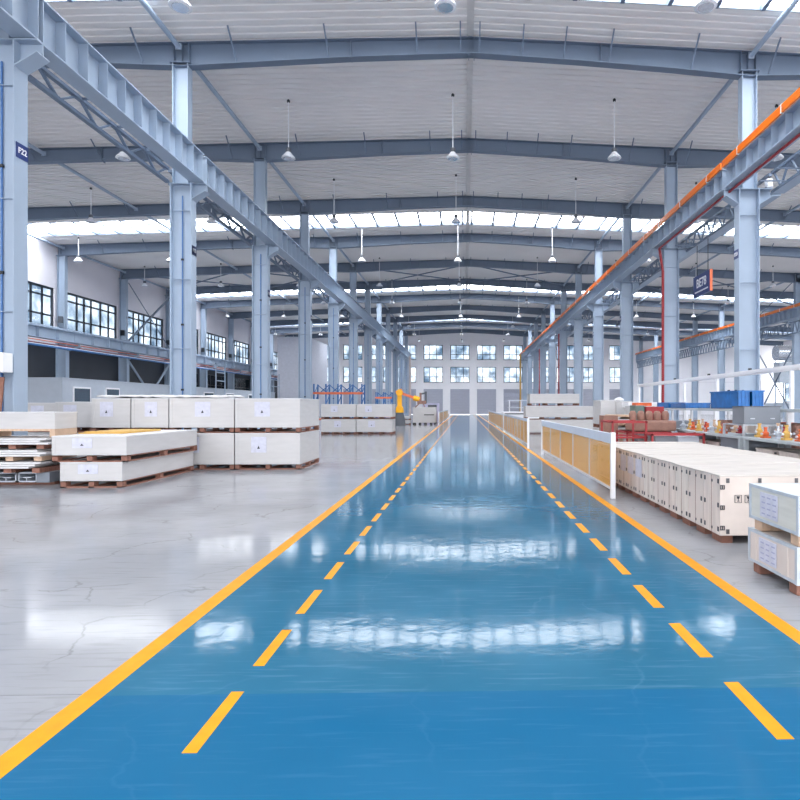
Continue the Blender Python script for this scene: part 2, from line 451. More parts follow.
for x in wx:
    dn += 1
    s = MB()
    for k in range(2, 18): s.prism([(FY+.02, k*.2055),(FY+.05,k*.2055+.02),(FY+.05,k*.2055+.18),(FY+.02,k*.2055+.2055),(FY+.12,k*.2055+.2055),(FY+.12,k*.2055)], 'x', x-1.25, x+1.25)
    o = struct(s, 'door_%d' % dn, M['shutter'], label='grey roller shutter door in the far wall')
    for (_, z0, z1) in holes[1:]:
        wn[0] += 1
        window(wn[0], (x-1.25, z0), (x+1.25, z1), 'x', (.3,.68), (.36,), 'window with dark frame in the far wall', FY+.12, fr=.09)
build(MB().box(24,FY-.02,4.6,40,FY-.0,4.66),'seam',M['wall'],bpy.data.objects['wall_far.001'] if 'wall_far.001' in bpy.data.objects else None)

# ---------------------------------------------------------------- steel columns
def column_proto(with_low=True, both=False, wall=False):
    """built around x=0 with the aisle side at +x"""
    t = bpy.data.objects.new('steel_column', None); COL.objects.link(t); t.empty_display_size = .1
    zt = 7.29 if not wall else 5.0
    low = MB()                                     # H section, web faces the camera
    hw = .275
    low.box(-hw, -.15, F0+.03, -hw+.022, .15, zt); low.box(hw-.022, -.15, F0+.03, hw, .15, zt)
    low.box(-hw+.02, -.008, F0+.03, hw-.02, .008, zt)
    for z in (1.2, 3.0, 4.8, 6.6): 
        if z < zt: low.box(-hw+.02, -.06, z, hw-.02, .06, z+.012)
    low.box(-hw, -.15, zt-.015, hw, .15, zt)
    build(low, 'lower_shaft', M['steel'], t)
    build(MB().box(-.36, -.24, F0, .36, .24, F0+.035), 'base_plate', M['steel'], t)
    xo = {False: -.02, True: 0}[wall]
    up = MB(); hw2 = .2
    H = 10.45 if not wall else 9.85
    up.box(xo-hw2, -.13, zt, xo-hw2+.018, .13, H); up.box(xo+hw2-.018, -.13, zt, xo+hw2, .13, H)
    up.box(xo-hw2+.02, -.008, zt, xo+hw2-.02, .008, H)
    build(up, 'upper_shaft', M['steel'], t)
    build(MB().box(xo-.26, -.16, H-.03, xo+.26, .16, H), 'cap_plate', M['steel_d'], t)
    if not wall:
        build(MB().tube((0,-.035,.6), (0,-.035,zt-.3), .016, 8), 'conduit', M['conduit'], t)
        for z in (1.9, 3.6, 5.3): build(MB().box(-.03,-.06,z,.03,-.02,z+.05), 'conduit_clamp', M['black'], t)
    def bracket(sgn, z, L=.35):
        b = MB()
        P = [(sgn*hw, z-.42), (sgn*(hw+L), z-.2), (sgn*(hw+L), z), (sgn*hw, z)]
        b.prism(P, 'y', -.01, .01)
        b.box(min(sgn*hw, sgn*(hw+L)), -.15, z-.02, max(sgn*hw, sgn*(hw+L)), .15, z)
        b.bar((sgn*hw, 0, z-.42), (sgn*(hw+L), 0, z-.2), .3, .02)
        build(b, 'bracket', M['steel'], t)
    if wall: bracket(1, 4.98, .7)
    else:
        bracket(1, 7.3)
        if both: bracket(-1, 7.3)
    return t

def text_mesh(s, size, name, m, parent, mtx, label=None):
    cu = bpy.data.curves.new(name, 'FONT'); cu.body = s; cu.size = size; cu.extrude = .003; cu.align_x = 'CENTER'; cu.align_y = 'CENTER'
    cu.offset = size*.02
    o = bpy.data.objects.new('tmp', cu); COL.objects.link(o)
    bpy.context.view_layer.update()
    me = bpy.data.meshes.new_from_object(o.evaluated_get(bpy.context.evaluated_depsgraph_get()))
    bpy.data.objects.remove(o)
    me.transform(mtx); me.materials.clear(); me.materials.append(m); me.name = name
    q = bpy.data.objects.new(name, me); COL.objects.link(q); q.parent = parent
    if label: q['label'] = label
    return q

def lab_col(t, k, row, side):
    t['label'] = 'blue-grey steel column, %s from the camera %s' % (ORD[k], row); t['category'] = 'column'; t['group'] = side

PL = column_proto(); PR = column_proto(both=True); PW = column_proto(wall=True)
for t in (PL, PR, PW): t.name = 'steel_column'
used = {'L': False, 'R': False, 'W': False}
def place(proto, key, x, y, rz):
    if not used[key]: used[key] = True; t = proto
    else: t = copy_tree(proto)
    t.location = (x, y, 0); t.rotation_euler.z = rz
    return t
for k, y in enumerate(frames):
    t = place(PL, 'L', COLL, y, 0); lab_col(t, k, 'in the row left of the blue lane', 'columns left of the lane')
    if k < 4:
        pl = build(MB().box(.276, -.11, 5.45, .284, .15, 5.69), 'number_plate', M['signblue'], t, label='navy number plate')
        mtx = Matrix(((0,0,1,.287),(1,0,0,.02),(0,1,0,5.57),(0,0,0,1)))
        text_mesh('F%d' % (22+k), .13, 'lettering', M['white'], pl, mtx)
for k, y in enumerate(frames[1:]):
    t = place(PR, 'R', COLR, y, math.pi); lab_col(t, k, 'in the row right of the blue lane', 'columns right of the lane')
    if k < 3:
        pl = build(MB().box(.276, -.15, 5.45, .284, .11, 5.69), 'number_plate', M['signblue'], t, label='navy number plate')
        mtx = Matrix(((0,0,1,.287),(1,0,0,-.02),(0,1,0,5.57),(0,0,0,1)))
        text_mesh('E%d' % (23+k), .13, 'lettering', M['white'], pl, mtx)
        if k < 2: pass
for k, y in enumerate(frames[5:]):
    t = copy_tree(PR); [bpy.data.objects.remove(c) for c in list(t.children) if False]
    t.location = (COLR2, y, 0); t.rotation_euler.z = math.pi
    # second row carries no plates
    for c in list(t.children):
        if c.name.startswith('number_plate'):
            for g in list(c.children): bpy.data.objects.remove(g)
            bpy.data.objects.remove(c)
    lab_col(t, k, 'in the outer row under the right-hand lattice runway', 'columns of the outer right row')
for k, y in enumerate(frames[4:]):
    t = place(PW, 'W', COLW, y, 0); lab_col(t, k, 'against the left window wall', 'columns at the left wall')
    if k < 7:
        build(MB().box(-.12,-.2,6.1,.12,-.14,6.45), 'switch_box', M['grey'], t)

# clean plates copied onto later columns of the near rows (copies were taken before plates existed on the source)
for o in list(bpy.data.objects):
    if o.name.startswith('number_plate') and not any(c.name.startswith('lettering') for c in o.children):
        bpy.data.objects.remove(o)

# ---------------------------------------------------------------- rafters
def rafter_mesh():
    xs = [-22.6, -18, -13, -9.5, -7.38, -5.5, -3, .17, 3, 5.5, 7.56, 9.8, 13, 18, 22.4, 26, 32, 40.8]
    dep = {-22.6:.62, -18:.5, -13:.44, -9.5:.5, -7.38:.62, -5.5:.56, -3:.48, .17:.43, 3:.48, 5.5:.56, 7.56:.66, 9.8:.52, 13:.46, 18:.5, 22.4:.62, 26:.5, 32:.46, 40.8:.6}
    top = [(x, R(x)-.02) for x in xs]; bot = [(x, R(x)-.02-dep[x]) for x in xs]
    m = MB()
    for i in range(len(xs)-1):
        m.prism([bot[i], bot[i+1], top[i+1], top[i]], 'y', -.008, .008)
        for P, dz in ((top, -.015), (bot, 0)):
            a, b = P[i], P[i+1]
            m.prism([(a[0],a[1]+dz),(b[0],b[1]+dz),(b[0],b[1]+dz+.018),(a[0],a[1]+dz+.018)], 'y', -.13, .13)
    for x in (-22.4, -7.58, -7.38, -7.18, .1, .24, 7.36, 7.56, 7.76, 22.2, 22.4, 22.6, -3, 3.6, -13, 13.4):
        m.box(x-.008, -.12, R(x)-.02-.5, x+.008, .12, R(x)-.03)
    return m
rm = rafter_mesh()
brace_x = [-20.0,-17.6,-15.3,-13.0,-10.7,-8.35,-5.95,-3.56,-1.25,-.12,.38,1.5,2.6,3.8,6.0,8.1,10.4,12.7,15.0,17.3,19.6]
def botz(x):
    a = abs(x)
    d = .43+(.62-.43)*a/7.4 if a < 7.4 else (.62-.16*min(1,(a-7.4)/4) if a < 14 else .46+.14*(a-14)/8.5)
    return R(x)-.02-d
bmesh_b = MB().bar((0,0,0), (0,-.62,.62), .035, .035)
bd = build(bmesh_b, 'fly_brace', M['steel_d']); brace_data = bd.data; bpy.data.objects.remove(bd)
rafter_data = None
for k, y in enumerate(frames):
    t = thing('roof_rafter', 'blue-grey shade-toned tapered steel roof rafter, %s from the camera' % ORD[k], 'rafter', (0, y, 0), 'roof rafters spanning the hall')
    if rafter_data is None: rafter_data = build(rm, 'beam', M['steel_d'], t).data
    else:
        o = bpy.data.objects.new('beam', rafter_data); COL.objects.link(o); o.parent = t
    if k < 9:
        for x in brace_x:
            o = bpy.data.objects.new('fly_brace', brace_data); COL.objects.link(o); o.parent = t
            o.location = (x, -.1, botz(x)+.03)
            zz = (R(x)-botz(x)-.03)/.62; o.scale = (1,1,zz)

# longitudinal eave struts between frames
sd = None
rows = ((COLL, 'above the left column row'), (COLR, 'above the right column row'), (-22.2, 'along the left wall head'), (-15, 'over the left bay'), (15, 'over the right bay'), (COLR2, 'above the outer right columns'))
for x, where in rows:
    for i in range(-1, len(frames)-1):
        y = frames[i] if i >= 0 else frames[0]-6
        if sd is None:
            o = build(MB().tube((0,.14,0),(0,5.86,0),.065,10).box(-.08,.13,-.08,.08,.15,.08).box(-.08,5.85,-.08,.08,5.87,.08), 'roof_strut', M['steel'], smooth=True); sd = o.data
        else: o = bpy.data.objects.new('roof_strut', sd); COL.objects.link(o)
        o.location = (x, y, R(x)-.22)
        tag(o, 'round steel tie strut %s, %s bay from the camera' % (where, ORD[i+1]), 'strut', 'roof struts between rafters')

# X bracing rods in the roof, wall and outer row
def rod(p, q, r, label, grp, m='steel_d'):
    o = build(MB().tube(p, q, r, 8), 'bracing_rod', M[m]); tag(o, label, 'brace', grp)
ya, yb = frames[5]+.15, frames[6]-.15
segs = [(-22.4,-15.1,'over the left bay by the wall'), (-14.9,-7.5,'over the left bay by the columns'), (-7.2,.1,'over the blue lane left of the ridge'), (.2,7.4,'over the blue lane right of the ridge'), (7.7,14.9,'over the right bay'), (15.1,22.3,'over the outer right bay')]
for a, b, w in segs:
    t = thing('cross_brace', 'dark X-shaped roof cross brace '+w, 'brace', (0,0,0), 'roof cross bracing')
    build(MB().tube((a,ya,R(a)-.25), (b,yb,R(b)-.25), .045, 8), 'bracing_rod', M['steel_d'], t)
    build(MB().tube((b,ya,R(b)-.31), (a,yb,R(a)-.31), .045, 8), 'bracing_rod', M['steel_d'], t)
ya, yb = frames[5], frames[6]
rod((COLW+.1,ya+.2,5.7), (COLW+.1,yb-.2,9.6), .07, 'thick upper diagonal brace on the left window wall rising away', 'left wall bracing')
rod((COLW+.2,ya+.2,9.6), (COLW+.2,yb-.2,5.7), .03, 'thin upper diagonal brace on the left window wall falling away', 'left wall bracing')
rod((COLW+.1,ya+.2,4.6), (COLW+.1,(ya+yb)/2,2.4), .07, 'pale lower diagonal brace on the left wall, nearer half', 'left wall bracing', 'steel')
rod((COLW+.1,yb-.2,4.6), (COLW+.1,(ya+yb)/2+.3,2.4), .07, 'pale lower diagonal brace on the left wall, farther half', 'left wall bracing', 'steel')
rod((COLR2,ya+.2,8.3), (COLR2,yb-.2,10.2), .05, 'upper diagonal brace in the outer right column row rising away', 'outer right row bracing')
rod((COLR2+.1,ya+.2,10.2), (COLR2+.1,yb-.2,8.3), .03, 'upper diagonal brace in the outer right column row falling away', 'outer right row bracing')
rod((COLR2,ya+.2,.5), (COLR2,yb-.2,6.0), .05, 'lower diagonal brace in the outer right column row rising away', 'outer right row bracing')
rod((COLR2+.1,ya+.2,6.0), (COLR2+.1,yb-.2,.5), .05, 'lower diagonal brace in the outer right column row falling away', 'outer right row bracing')

# ---------------------------------------------------------------- crane runway girders (one per bay)
def girder(L, zb, zt, fw=.36, side=1):
    """local: x=0 web, y 0..L; side = aisle side"""
    t = bpy.data.objects.new('crane_girder', None); COL.objects.link(t)
    b = MB()
    b.box(-fw/2, .01, zb, fw/2, L-.01, zb+.025); b.box(-fw/2, .01, zt-.025, fw/2, L-.01, zt); b.box(-.008, .01, zb, .008, L-.01, zt)
    build(b, 'beam', M['steel'], t)
    sm = None
    for k in range(11):
        y = {0:.06, 10:L-.06}.get(k, k*L/10)
        if sm is None:
            o = build(MB().box(.008, -.007, zb+.02, fw/2-.01, .007, zt-.02).box(-fw/2+.01, -.007, zb+.02, -.008, .007, zt-.02), 'stiffener', M['steel'], t, loc=(0,y,0)); sm = o
        else:
            c = sm.copy(); COL.objects.link(c); c.location = (0,y,0)
    build(MB().box(-.045, 0, zt, .045, L, zt+.02).box(-.015, 0, zt+.02, .015, L, zt+.09).box(-.03, 0, zt+.08, .03, L, zt+.12), 'crane_rail', M['grey'], t)
    return t
GX = -6.96
g0 = girder(6, 7.312, 8.05)
ys = [frames[0]-6] + frames
for i, y in enumerate(ys[:-1]):
    t = g0 if i == 0 else copy_tree(g0)
    t.location = (GX, y, 0); t['label'] = 'pale blue ribbed crane runway girder left of the lane, %s bay from the camera' % ORD[i]
    t['category'] = 'crane girder'; t['group'] = 'left crane runway'
# orange bars
def conductor(t, x, z0, n=3, L=6):    # bars carried on small hangers
    for k in range(n):
        build(MB().box(x-.025, 0, z0+k*.062, x+.025, L, z0+k*.062+.05), 'conductor_bar', M['orange'], t)
    for y in (.9, 3.0, 5.1): build(MB().box(x-.032, y, z0-.02, x+.03, y+.03, z0+n*.062+.01), 'bar_clip', M['white'], t)
g1 = girder(6, 7.312, 7.86)
conductor(g1, -.235, 7.84)
for i, y in enumerate(ys[:-1]):
    t = g1 if i == 0 else copy_tree(g1)
    t.location = (7.09, y, 0); t['label'] = 'ribbed crane girder with orange bars right of the lane, %s bay from camera' % ORD[i]
    t['category'] = 'crane girder'; t['group'] = 'right crane runway'
g2 = girder(6, 7.312, 8.0)
conductor(g2, -.2, 8.02, 3)
def lattice(t, x, z0, z1, L=6, n=10, r=.03, name='lattice_truss', lat=None):
    b = MB()
    b.box(x-.05, 0, z0-.035, x+.05, L, z0+.035); b.box(x-.05, 0, z1-.035, x+.05, L, z1+.035)
    for k in range(n):
        a = k*L/n; c = (k+.5)*L/n; e = (k+1)*L/n
        b.bar((x,a+.05,z1),(x,c,z0),r*2,r*1.4); b.bar((x,c,z0),(x,e-.05,z1),r*2,r*1.4)
        if lat is not None and k: b.bar((x,a+.05,z1),(lat,a+.05,z1),.04,.04)
    return build(b, name, M['steel_d'], t)
lattice(g2, .0, 6.35, 7.1)
for i, y in enumerate(frames[4:-1]):
    t = g2 if i == 0 else copy_tree(g2)
    t.location = (21.9, y, 0); t['label'] = 'outer right crane girder with orange bars above a lattice, %s bay from the camera' % ORD[i]
    t['category'] = 'crane girder'; t['group'] = 'outer right crane runway'
# auxiliary bracing trusses beside the two lane girders
tl = bpy.data.objects.new('bracing_truss', None); COL.objects.link(tl)
lattice(tl, 0, 7.32, 7.66, n=5, r=.028, lat=.5)
for i, y in enumerate(ys[:-1]):
    t = tl if i == 0 else copy_tree(tl)
    t.location = (-7.72, y, 0); t['label'] = 'small V-lattice bracing truss beside the left crane girder, %s bay from the camera' % ORD[i]
    t['category'] = 'truss'; t['group'] = 'trusses beside the left crane runway'
tr = bpy.data.objects.new('bracing_truss', None); COL.objects.link(tr)
lattice(tr, 0, 7.2, 7.72, n=7, r=.025)
build(MB().box(-.02,.02,7.16,.3,5.98,7.18).box(.28,.02,7.16,.30,5.98,7.36), 'walkway_angle', M['steel'], tr)
for k in range(7): build(MB().bar((0,.4+k*.8,7.2),(-.75,.4+k*.8,7.2),.03,.03), 'cross_strut', M['steel_d'], tr)
for i, y in enumerate(ys[:-1]):
    t = tr if i == 0 else copy_tree(tr)
    t.location = (8.2, y, 0); t['label'] = 'lattice bracing truss behind the right crane girder, %s bay from the camera' % ORD[i]
    t['category'] = 'truss'; t['group'] = 'trusses beside the right crane runway'
# left wall runway with service pipes
gw = bpy.data.objects.new('crane_girder', None); COL.objects.link(gw)
b = MB().box(-.18,.01,4.99,.18,5.99,5.015).box(-.2,.01,5.55,.2,5.99,5.59).box(-.01,.01,5,.01,5.99,5.57)
build(b, 'beam', M['steel'], gw)
for k in range(1,4): build(MB().box(.01,k*1.5-.008,5.01,.17,k*1.5+.008,5.56), 'stiffener', M['steel'], gw)
build(MB().box(-.03,0,5.59,.03,6,5.69), 'crane_rail', M['steel'], gw)
for i, y in enumerate(frames[:-1]):
    t = gw if i == 0 else copy_tree(gw)
    t.location = (-21.7, y, 0); t['label'] = 'low pale crane girder under the left windows, %s bay from the camera' % ORD[i]
    t['category'] = 'crane girder'; t['group'] = 'left wall crane runway'
for x, z, m, r, nm in ((-21.5,4.85,'terra',.02,'orange service pipe'), (-21.62,4.72,'red',.02,'red service pipe'), (-21.3,4.55,'rackblue',.05,'blue service pipe'), (-21.45,4.64,'white',.02,'white service pipe')):
    o = build(MB().tube((x,frames[0],z),(x,frames[-1],z),r,8), 'service_pipe', M[m]); tag(o, nm+' running under the left wall girder', 'pipe')
# red pipe under right girder dropping down one column
yd = frames[2]
pp = thing('fire_pipe', 'red pipe under the right crane girder dropping down the second column', 'pipe', (6.98, 0, 0))
build(MB().tube((.1,4,7.24),(.1,yd-.22,7.24),.035,10), 'horizontal_run', M['red'], pp)
build(MB().tube((.1,yd-.22,7.24),(.23,yd-.22,6.4),.045,10), 'elbow', M['red'], pp)
build(MB().tube((.23,yd-.22,6.42),(.23,yd-.22,F0),.05,10), 'drop', M['red'], pp)
for k in (6, 8):
    o = build(MB().tube((7.15,frames[k]-.32,F0),(7.15,frames[k]-.32,7.0),.055,8), 'drain_pipe', M['red']); tag(o, 'dark red pipe down the %s right-hand column' % ORD[k-1], 'pipe')
o = build(MB().tube((5.9,frames[9],F0),(5.9,frames[9],7.0),.09,8), 'drain_pipe', M['yellowboard']); tag(o, 'ochre upright pipe near the far end of the right columns', 'pipe')
o = build(MB().tube((-5.95,frames[9]+1,F0),(-5.95,frames[9]+1,6.9),.13,8), 'drain_pipe', mat('beige_pipe', (196,182,180),.5)); tag(o, 'beige upright pipe behind the yellow robot', 'pipe')
# small spotlight box on right bracket
sp_ = thing('floodlight', 'small white floodlight fixed under the right crane girder beside the first column', 'floodlight', (7.9, frames[1]-.5, 7.22)); sp_.scale = (.6,.6,.6)
build(MB().box(-.12,-.12,0,.12,.12,.3), 'housing', M['white'], sp_, bevel=.02); build(MB().lathe([(.05,0),(.11,-.1),(.12,-.14)], (0,-.12,.05)), 'lens', M['lamp'], sp_); build(MB().box(-.02,-.02,.3,.02,.02,.45), 'bracket', M['grey'], sp_)

# ---------------------------------------------------------------- pendant lamps
lp = bpy.data.objects.new('pendant_lamp', None); COL.objects.link(lp)
ZL = 9.2
build(MB().lathe([(.19,0),(.215,.015),(.2,.05),(.13,.13),(.085,.19),(.08,.2)], (0,0,0), 20), 'reflector', M['lamp'], lp, smooth=True)
build(MB().lathe([(.15,-.012),(.16,.0)], (0,0,0), 16), 'lens', M['silver'], lp)
build(MB().lathe([(.075,.2),(.085,.22),(.085,.31),(.05,.34)], (0,0,0), 14), 'housing', M['grey'], lp, smooth=True)
build(MB().tube((0,0,.34),(0,0,1),.014,8), 'rod', M['white'], lp)
build(MB().lathe([(.045,0),(.05,.05),(.02,.09)], (0,0,.95), 10), 'ceiling_hook', M['black'], lp)
xrows = [(-20.6,'sixth'),(-15.7,'fifth'),(-10.65,'fourth'),(-5.5,'left'),(-.38,'middle'),(4.65,'right'),(9.7,'first outer right'),(14.85,'second outer right'),(19.8,'third outer right')]
names = ['along the left wall','down the middle of the left bay','just left of the left column row','left of the lane','over the middle of the lane','right of the lane','just right of the right column row','down the middle of the right bay','by the outer right columns']
dr = [11.6, 18.7, 25.2, 32.0, 38.6, 45.2, 52, 58.6, 65.2, 72]
firstl = True
for (x, _), nm in zip(xrows, names):
    for j, d in enumerate(dr):
        px = 465+600*x/d; y = d - T*x
        if px < -5 or px > 805: continue
        if d < 13 and abs(x) > 8: continue
        t = lp if firstl else copy_tree(lp); firstl = False
        t.location = (x, y, ZL)
        for c in t.children:
            top = R(x) - ZL
            if c.name.startswith('rod'): c.scale = (1,1,1); c.location.z = 0; c.scale.z = (top-.05)/1.0; c.location.z = .34-.34*c.scale.z
            if c.name.startswith('rod'): c.location.z = .34 - .34*(top-.34-.02)/.66; c.scale.z = (top-.34-.02)/.66
            if c.name.startswith('ceiling_hook'): c.location.z = top-1.04
        t['label'] = 'white high-bay pendant lamp %s, %s from the camera' % (nm, ORD[j]); t['category'] = 'lamp'; t['group'] = 'high-bay pendant lamps'

# hanging sign
sg = thing('hanging_sign', 'navy hanging sign with white lettering between the first two right columns', 'sign', (8.2, 19.8, 5.35))
build(MB().box(-.04, 0, 0, .04, 1.45, .72), 'board', M['signblue'], sg)
build(MB().box(-.045, -.02, 0, .045, -.0, .72), 'edge_trim', M['rackorange'], sg)
for y in (.25, 1.2): build(MB().tube((0,y,.72),(0,y,1.82),.012,6), 'cable', M['black'], sg)
text_mesh('BE78', .42, 'lettering', M['white'], sg, Matrix(((0,0,-1,-.045),(-1,0,0,.72),(0,1,0,.42),(0,0,0,1))))
build(MB().box(-.046,.15,.12,-.04,1.3,.17), 'text_line', M['white'], sg)

convert_new()
# ---------------------------------------------------------------- crates
def crate(x0, x1, y0, y1, z0, z1, label, group, skid=.12, body='crate', lid='crate_lid', docs=1, nrun=3, clips=False, name='wooden_crate', mark=True, cat='crate'):
    w, dd, h = x1-x0, y1-y0, z1-z0
    t = thing(name, label, cat, (x0, y0, z0), group)
    if skid:
        s = MB(); r = .1
        for k in range(nrun):
            a = (w-r)*k/(nrun-1)
            for q in range(3):
                yy = (dd-.14)*q/2; s.box(a, yy, .022, a+r, yy+.14, skid)
            s.box(a, 0, skid-.02, a+r, dd, skid); s.box(a, 0, 0, a+r, dd, .022)
        for yy in (.0, dd-.09): s.box(0, yy, 0, w, yy+.09, .022)
        build(s, 'skid', M['skid'], t)
    build(MB().box(.0, .0, skid, w, dd, h-.025), 'body', M[body], t, bevel=.006)
    build(MB().box(-.008, -.008, h-.025, w+.008, dd+.008, h), 'lid', M[lid], t, bevel=.005)
    # battens on the ends
    for a in (.0, w-.07): build(MB().box(a, -.006, skid, a+.07, 0, h-.03), 'batten', M[body], t)
    if docs:
        q = min(.36, w*.34); hh = (h-skid)*.5; a = w*random.uniform(.2,.5)
        p = build(MB().box(a, -.010, skid+(h-skid)*.38, a+q, -.006, skid+(h-skid)*.38+hh), 'shipping_label', M['paper'], t)
        if mark:
            build(MB().prism([(a+q*.4, skid+(h-skid)*.5),(a+q*.58, skid+(h-skid)*.5),(a+q*.49, skid+(h-skid)*.6)], 'y', -.014, -.010), 'printed_mark', M['ink'], p)
    if clips:
        for a in (.02, w*.5, w-.06):
            for z in (skid+.03, h-.07): build(MB().box(a, -.012, z, a+.04, -.006, z+.035), 'clip', M['clip'], t)
    return t
G = 'white crates in the stacked row left of the lane'
d0 = 14.2+.1
crate(-5.42,-3.9, d0, d0+1.85, .87, 1.68, 'upper white crate at the right end of the two-high row left of the lane', G)
crate(-5.42,-3.9, d0, d0+1.85, 0, .86, 'lower white crate at the right end of the two-high row left of the lane', G)
crate(-6.95,-5.45, d0, d0+1.6, .87, 1.68, 'upper white crate second from the right end of the two-high row', G)
crate(-6.95,-5.45, d0, d0+1.6, 0, .86, 'lower white crate second from right, partly behind the flat crates', G)
crate(-7.83,-6.98, d0, d0+1.2, .87, 1.68, 'narrow upper white crate in front of the second left column', G)
crate(-7.83,-6.98, d0, d0+1.2, 0, .86, 'narrow lower white crate hidden behind the flat crates', G)
crate(-8.75,-7.86, d0, d0+1.2, .87, 1.68, 'upper white crate left of the narrow one, beneath white sheeting', G)
crate(-8.75,-7.86, d0, d0+1.2, 0, .86, 'lower white crate below the one left of the narrow crate', G)
crate(-9.75,-8.85, d0+.25, d0+1.4, .87, 1.6, 'slightly lower white crate near the left end of the row', G)
crate(-9.75,-8.85, d0+.25, d0+1.4, 0, .86, 'bottom crate near the left end of the row', G)
crate(-10.7,-9.8, d0+.5, d0+1.6, .87, 1.58, 'white crate at the left end of the row behind the plank stacks', G)
crate(-10.7,-9.8, d0+.5, d0+1.6, 0, .86, 'bottom crate at the left end of the row behind the plank stacks', G)
# crumpled sheeting on the crates
def sheet(x0,x1,y0,y1,z,amp,label,m='crate_lid'):
    P = []; P2 = []
    for i in range(9):
        P.append([(x0+(x1-x0)*j/24, y0+(y1-y0)*i/8, z+amp*(.35+random.random()*.65)) for j in range(25)])
    b = MB().grid(P)
    o = build(b, 'plastic_sheet', M[m], smooth=True); so = o.modifiers.new('solid','SOLIDIFY'); so.thickness = .04; so.offset = 0; tag(o, label, 'sheet')
sheet(-8.7,-5.6, d0+.1,d0+1.1,1.682,.07,'crumpled white sheeting on top of the narrow upper crates')
# flat long crates
G2 = 'flat white crates in the nearer left stack'
crate(-7.42,-6.30, 11.2, 14.1, 0, .47, 'lower flat white crate in the two-high stack nearest the left edge line', G2, docs=1, nrun=3)
crate(-7.57,-6.22, 11.2, 14.1, .472, .95, 'upper flat white crate in the two-high stack nearest the left edge line', G2, docs=1, nrun=3)
# side runners of these crates carry visible clips
# stack at the left edge: profiles on the floor, board packs, a long crate on top
for k, x in enumerate((-9.95,-9.57,-9.19,-8.81,-8.43)):
    b = MB(); w = .34; y, e = 11.55, 12.65
    b.box(x, y, .06, x+w, e, .085).box(x, y, .225, x+w, e, .25).box(x, y, .06, x+.02, e, .25).box(x+w-.02, y, .06, x+w, e, .25).box(x+.1, y, .14, x+w-.1, e, .16)
    b.box(x+.14,y,.08,x+.16,e,.15).box(x+.02,y,.15,x+.1,e,.155)
    o = build(b, 'aluminium_profile', M['alu']); tag(o, 'hollow aluminium profile under the board packs, %s from the left' % ORD[k], 'profile', 'aluminium profiles at the left edge')
for yy in (11.7, 12.45):
    o = build(MB().box(-10,yy,0,-7.85,yy+.12,.06), 'bearer', M['skid']); tag(o, 'timber bearer beneath the aluminium profiles, %s one' % ('nearer' if yy < 12 else 'farther'), 'timber')
o = build(MB().box(-8.06,11.5,.06,-7.82,12.65,.25), 'steel_beam', M['benchdark']); tag(o, 'grey steel beam lying between profiles and flat crates', 'beam')
for k, (z, x1, dy, l) in enumerate(((.252,-7.88,.0,'lowest'), (.472,-7.8,.05,'middle'), (.692,-7.78,.12,'top'))):
    t = thing('board_pack', '%s pack of white boards on brown battens beside the flat crates' % l, 'boards', (-10.8, 11.35+dy, z), 'board packs at the left edge')
    W_ = x1+10.8
    for q in range(3): build(MB().box(.03*q, .03*q, .085+q*.04, W_-.22+.09*((q+k)%3), 1.15, .12+q*.04), 'board', M['crate_lid'], t)
    for a in (0.1,.9,1.6,2.2,2.72): build(MB().box(a, .06, 0, a+.14, 1.1, .085), 'batten', M['skid'] if k != 1 else M['wood'], t)
t = thing('long_crate', 'long low white crate lying on top of the board packs at the left edge', 'crate', (-12.35, 11.7, .90))
build(MB().box(0,0,.16,4.5,.65,.46), 'body', M['crate'], t, bevel=.006); build(MB().box(-.01,-.01,.46,4.51,.66,.485), 'lid', M['crate_lid'], t)
s = MB().box(0,0,.12,4.5,.65,.16)
for a in (0,1.1,2.1,3.1,4.4): s.box(a,0,0,a+.1,.65,.12)
build(s, 'skid', M['wood'], t)
t = thing('support_trestle', 'timber trestle holding the outer end of the long low white crate', 'trestle', (-12.35, 11.68, 0))
build(MB().box(0,0,.8,.9,.8,.9).box(.05,.05,0,.15,.15,.8).box(.75,.05,0,.85,.15,.8).box(.05,.65,0,.15,.75,.8).box(.75,.65,0,.85,.75,.8), 'frame', M['wood'], t)
for k, z in enumerate((.952, .972)):
    o = build(MB().box(-7.6+.05*k,12.0+.1*k,z,-6.75,13.5,z+.02), 'yellow_board', M['yellowboard']); tag(o, ('lower','upper')[k]+' yellow board lying on the upper flat crate', 'board')

# crate block further down on the left
G3 = 'white crates farther down the left side'
for j, (xa, xb, w) in enumerate(((-7.62,-5.80,'left'), (-5.76,-3.86,'right'))):
    crate(xa, xb, 32.0, 33.4, 0, .79, 'lower %s white crate of the distant four-crate block on the left' % w, G3, docs=1, nrun=4)
    crate(xa, xb, 32.0, 33.4, .8, 1.6, 'upper %s white crate of the distant four-crate block on the left' % w, G3, docs=1, nrun=4)
crate(-5.3,-4.4, 48, 49, 0, .36, 'small low white crate beside the robot, bottom one', G3, docs=0)
crate(-5.3,-4.4, 48, 49, .37, .7, 'small low white crate beside the robot, top one', G3, docs=0)

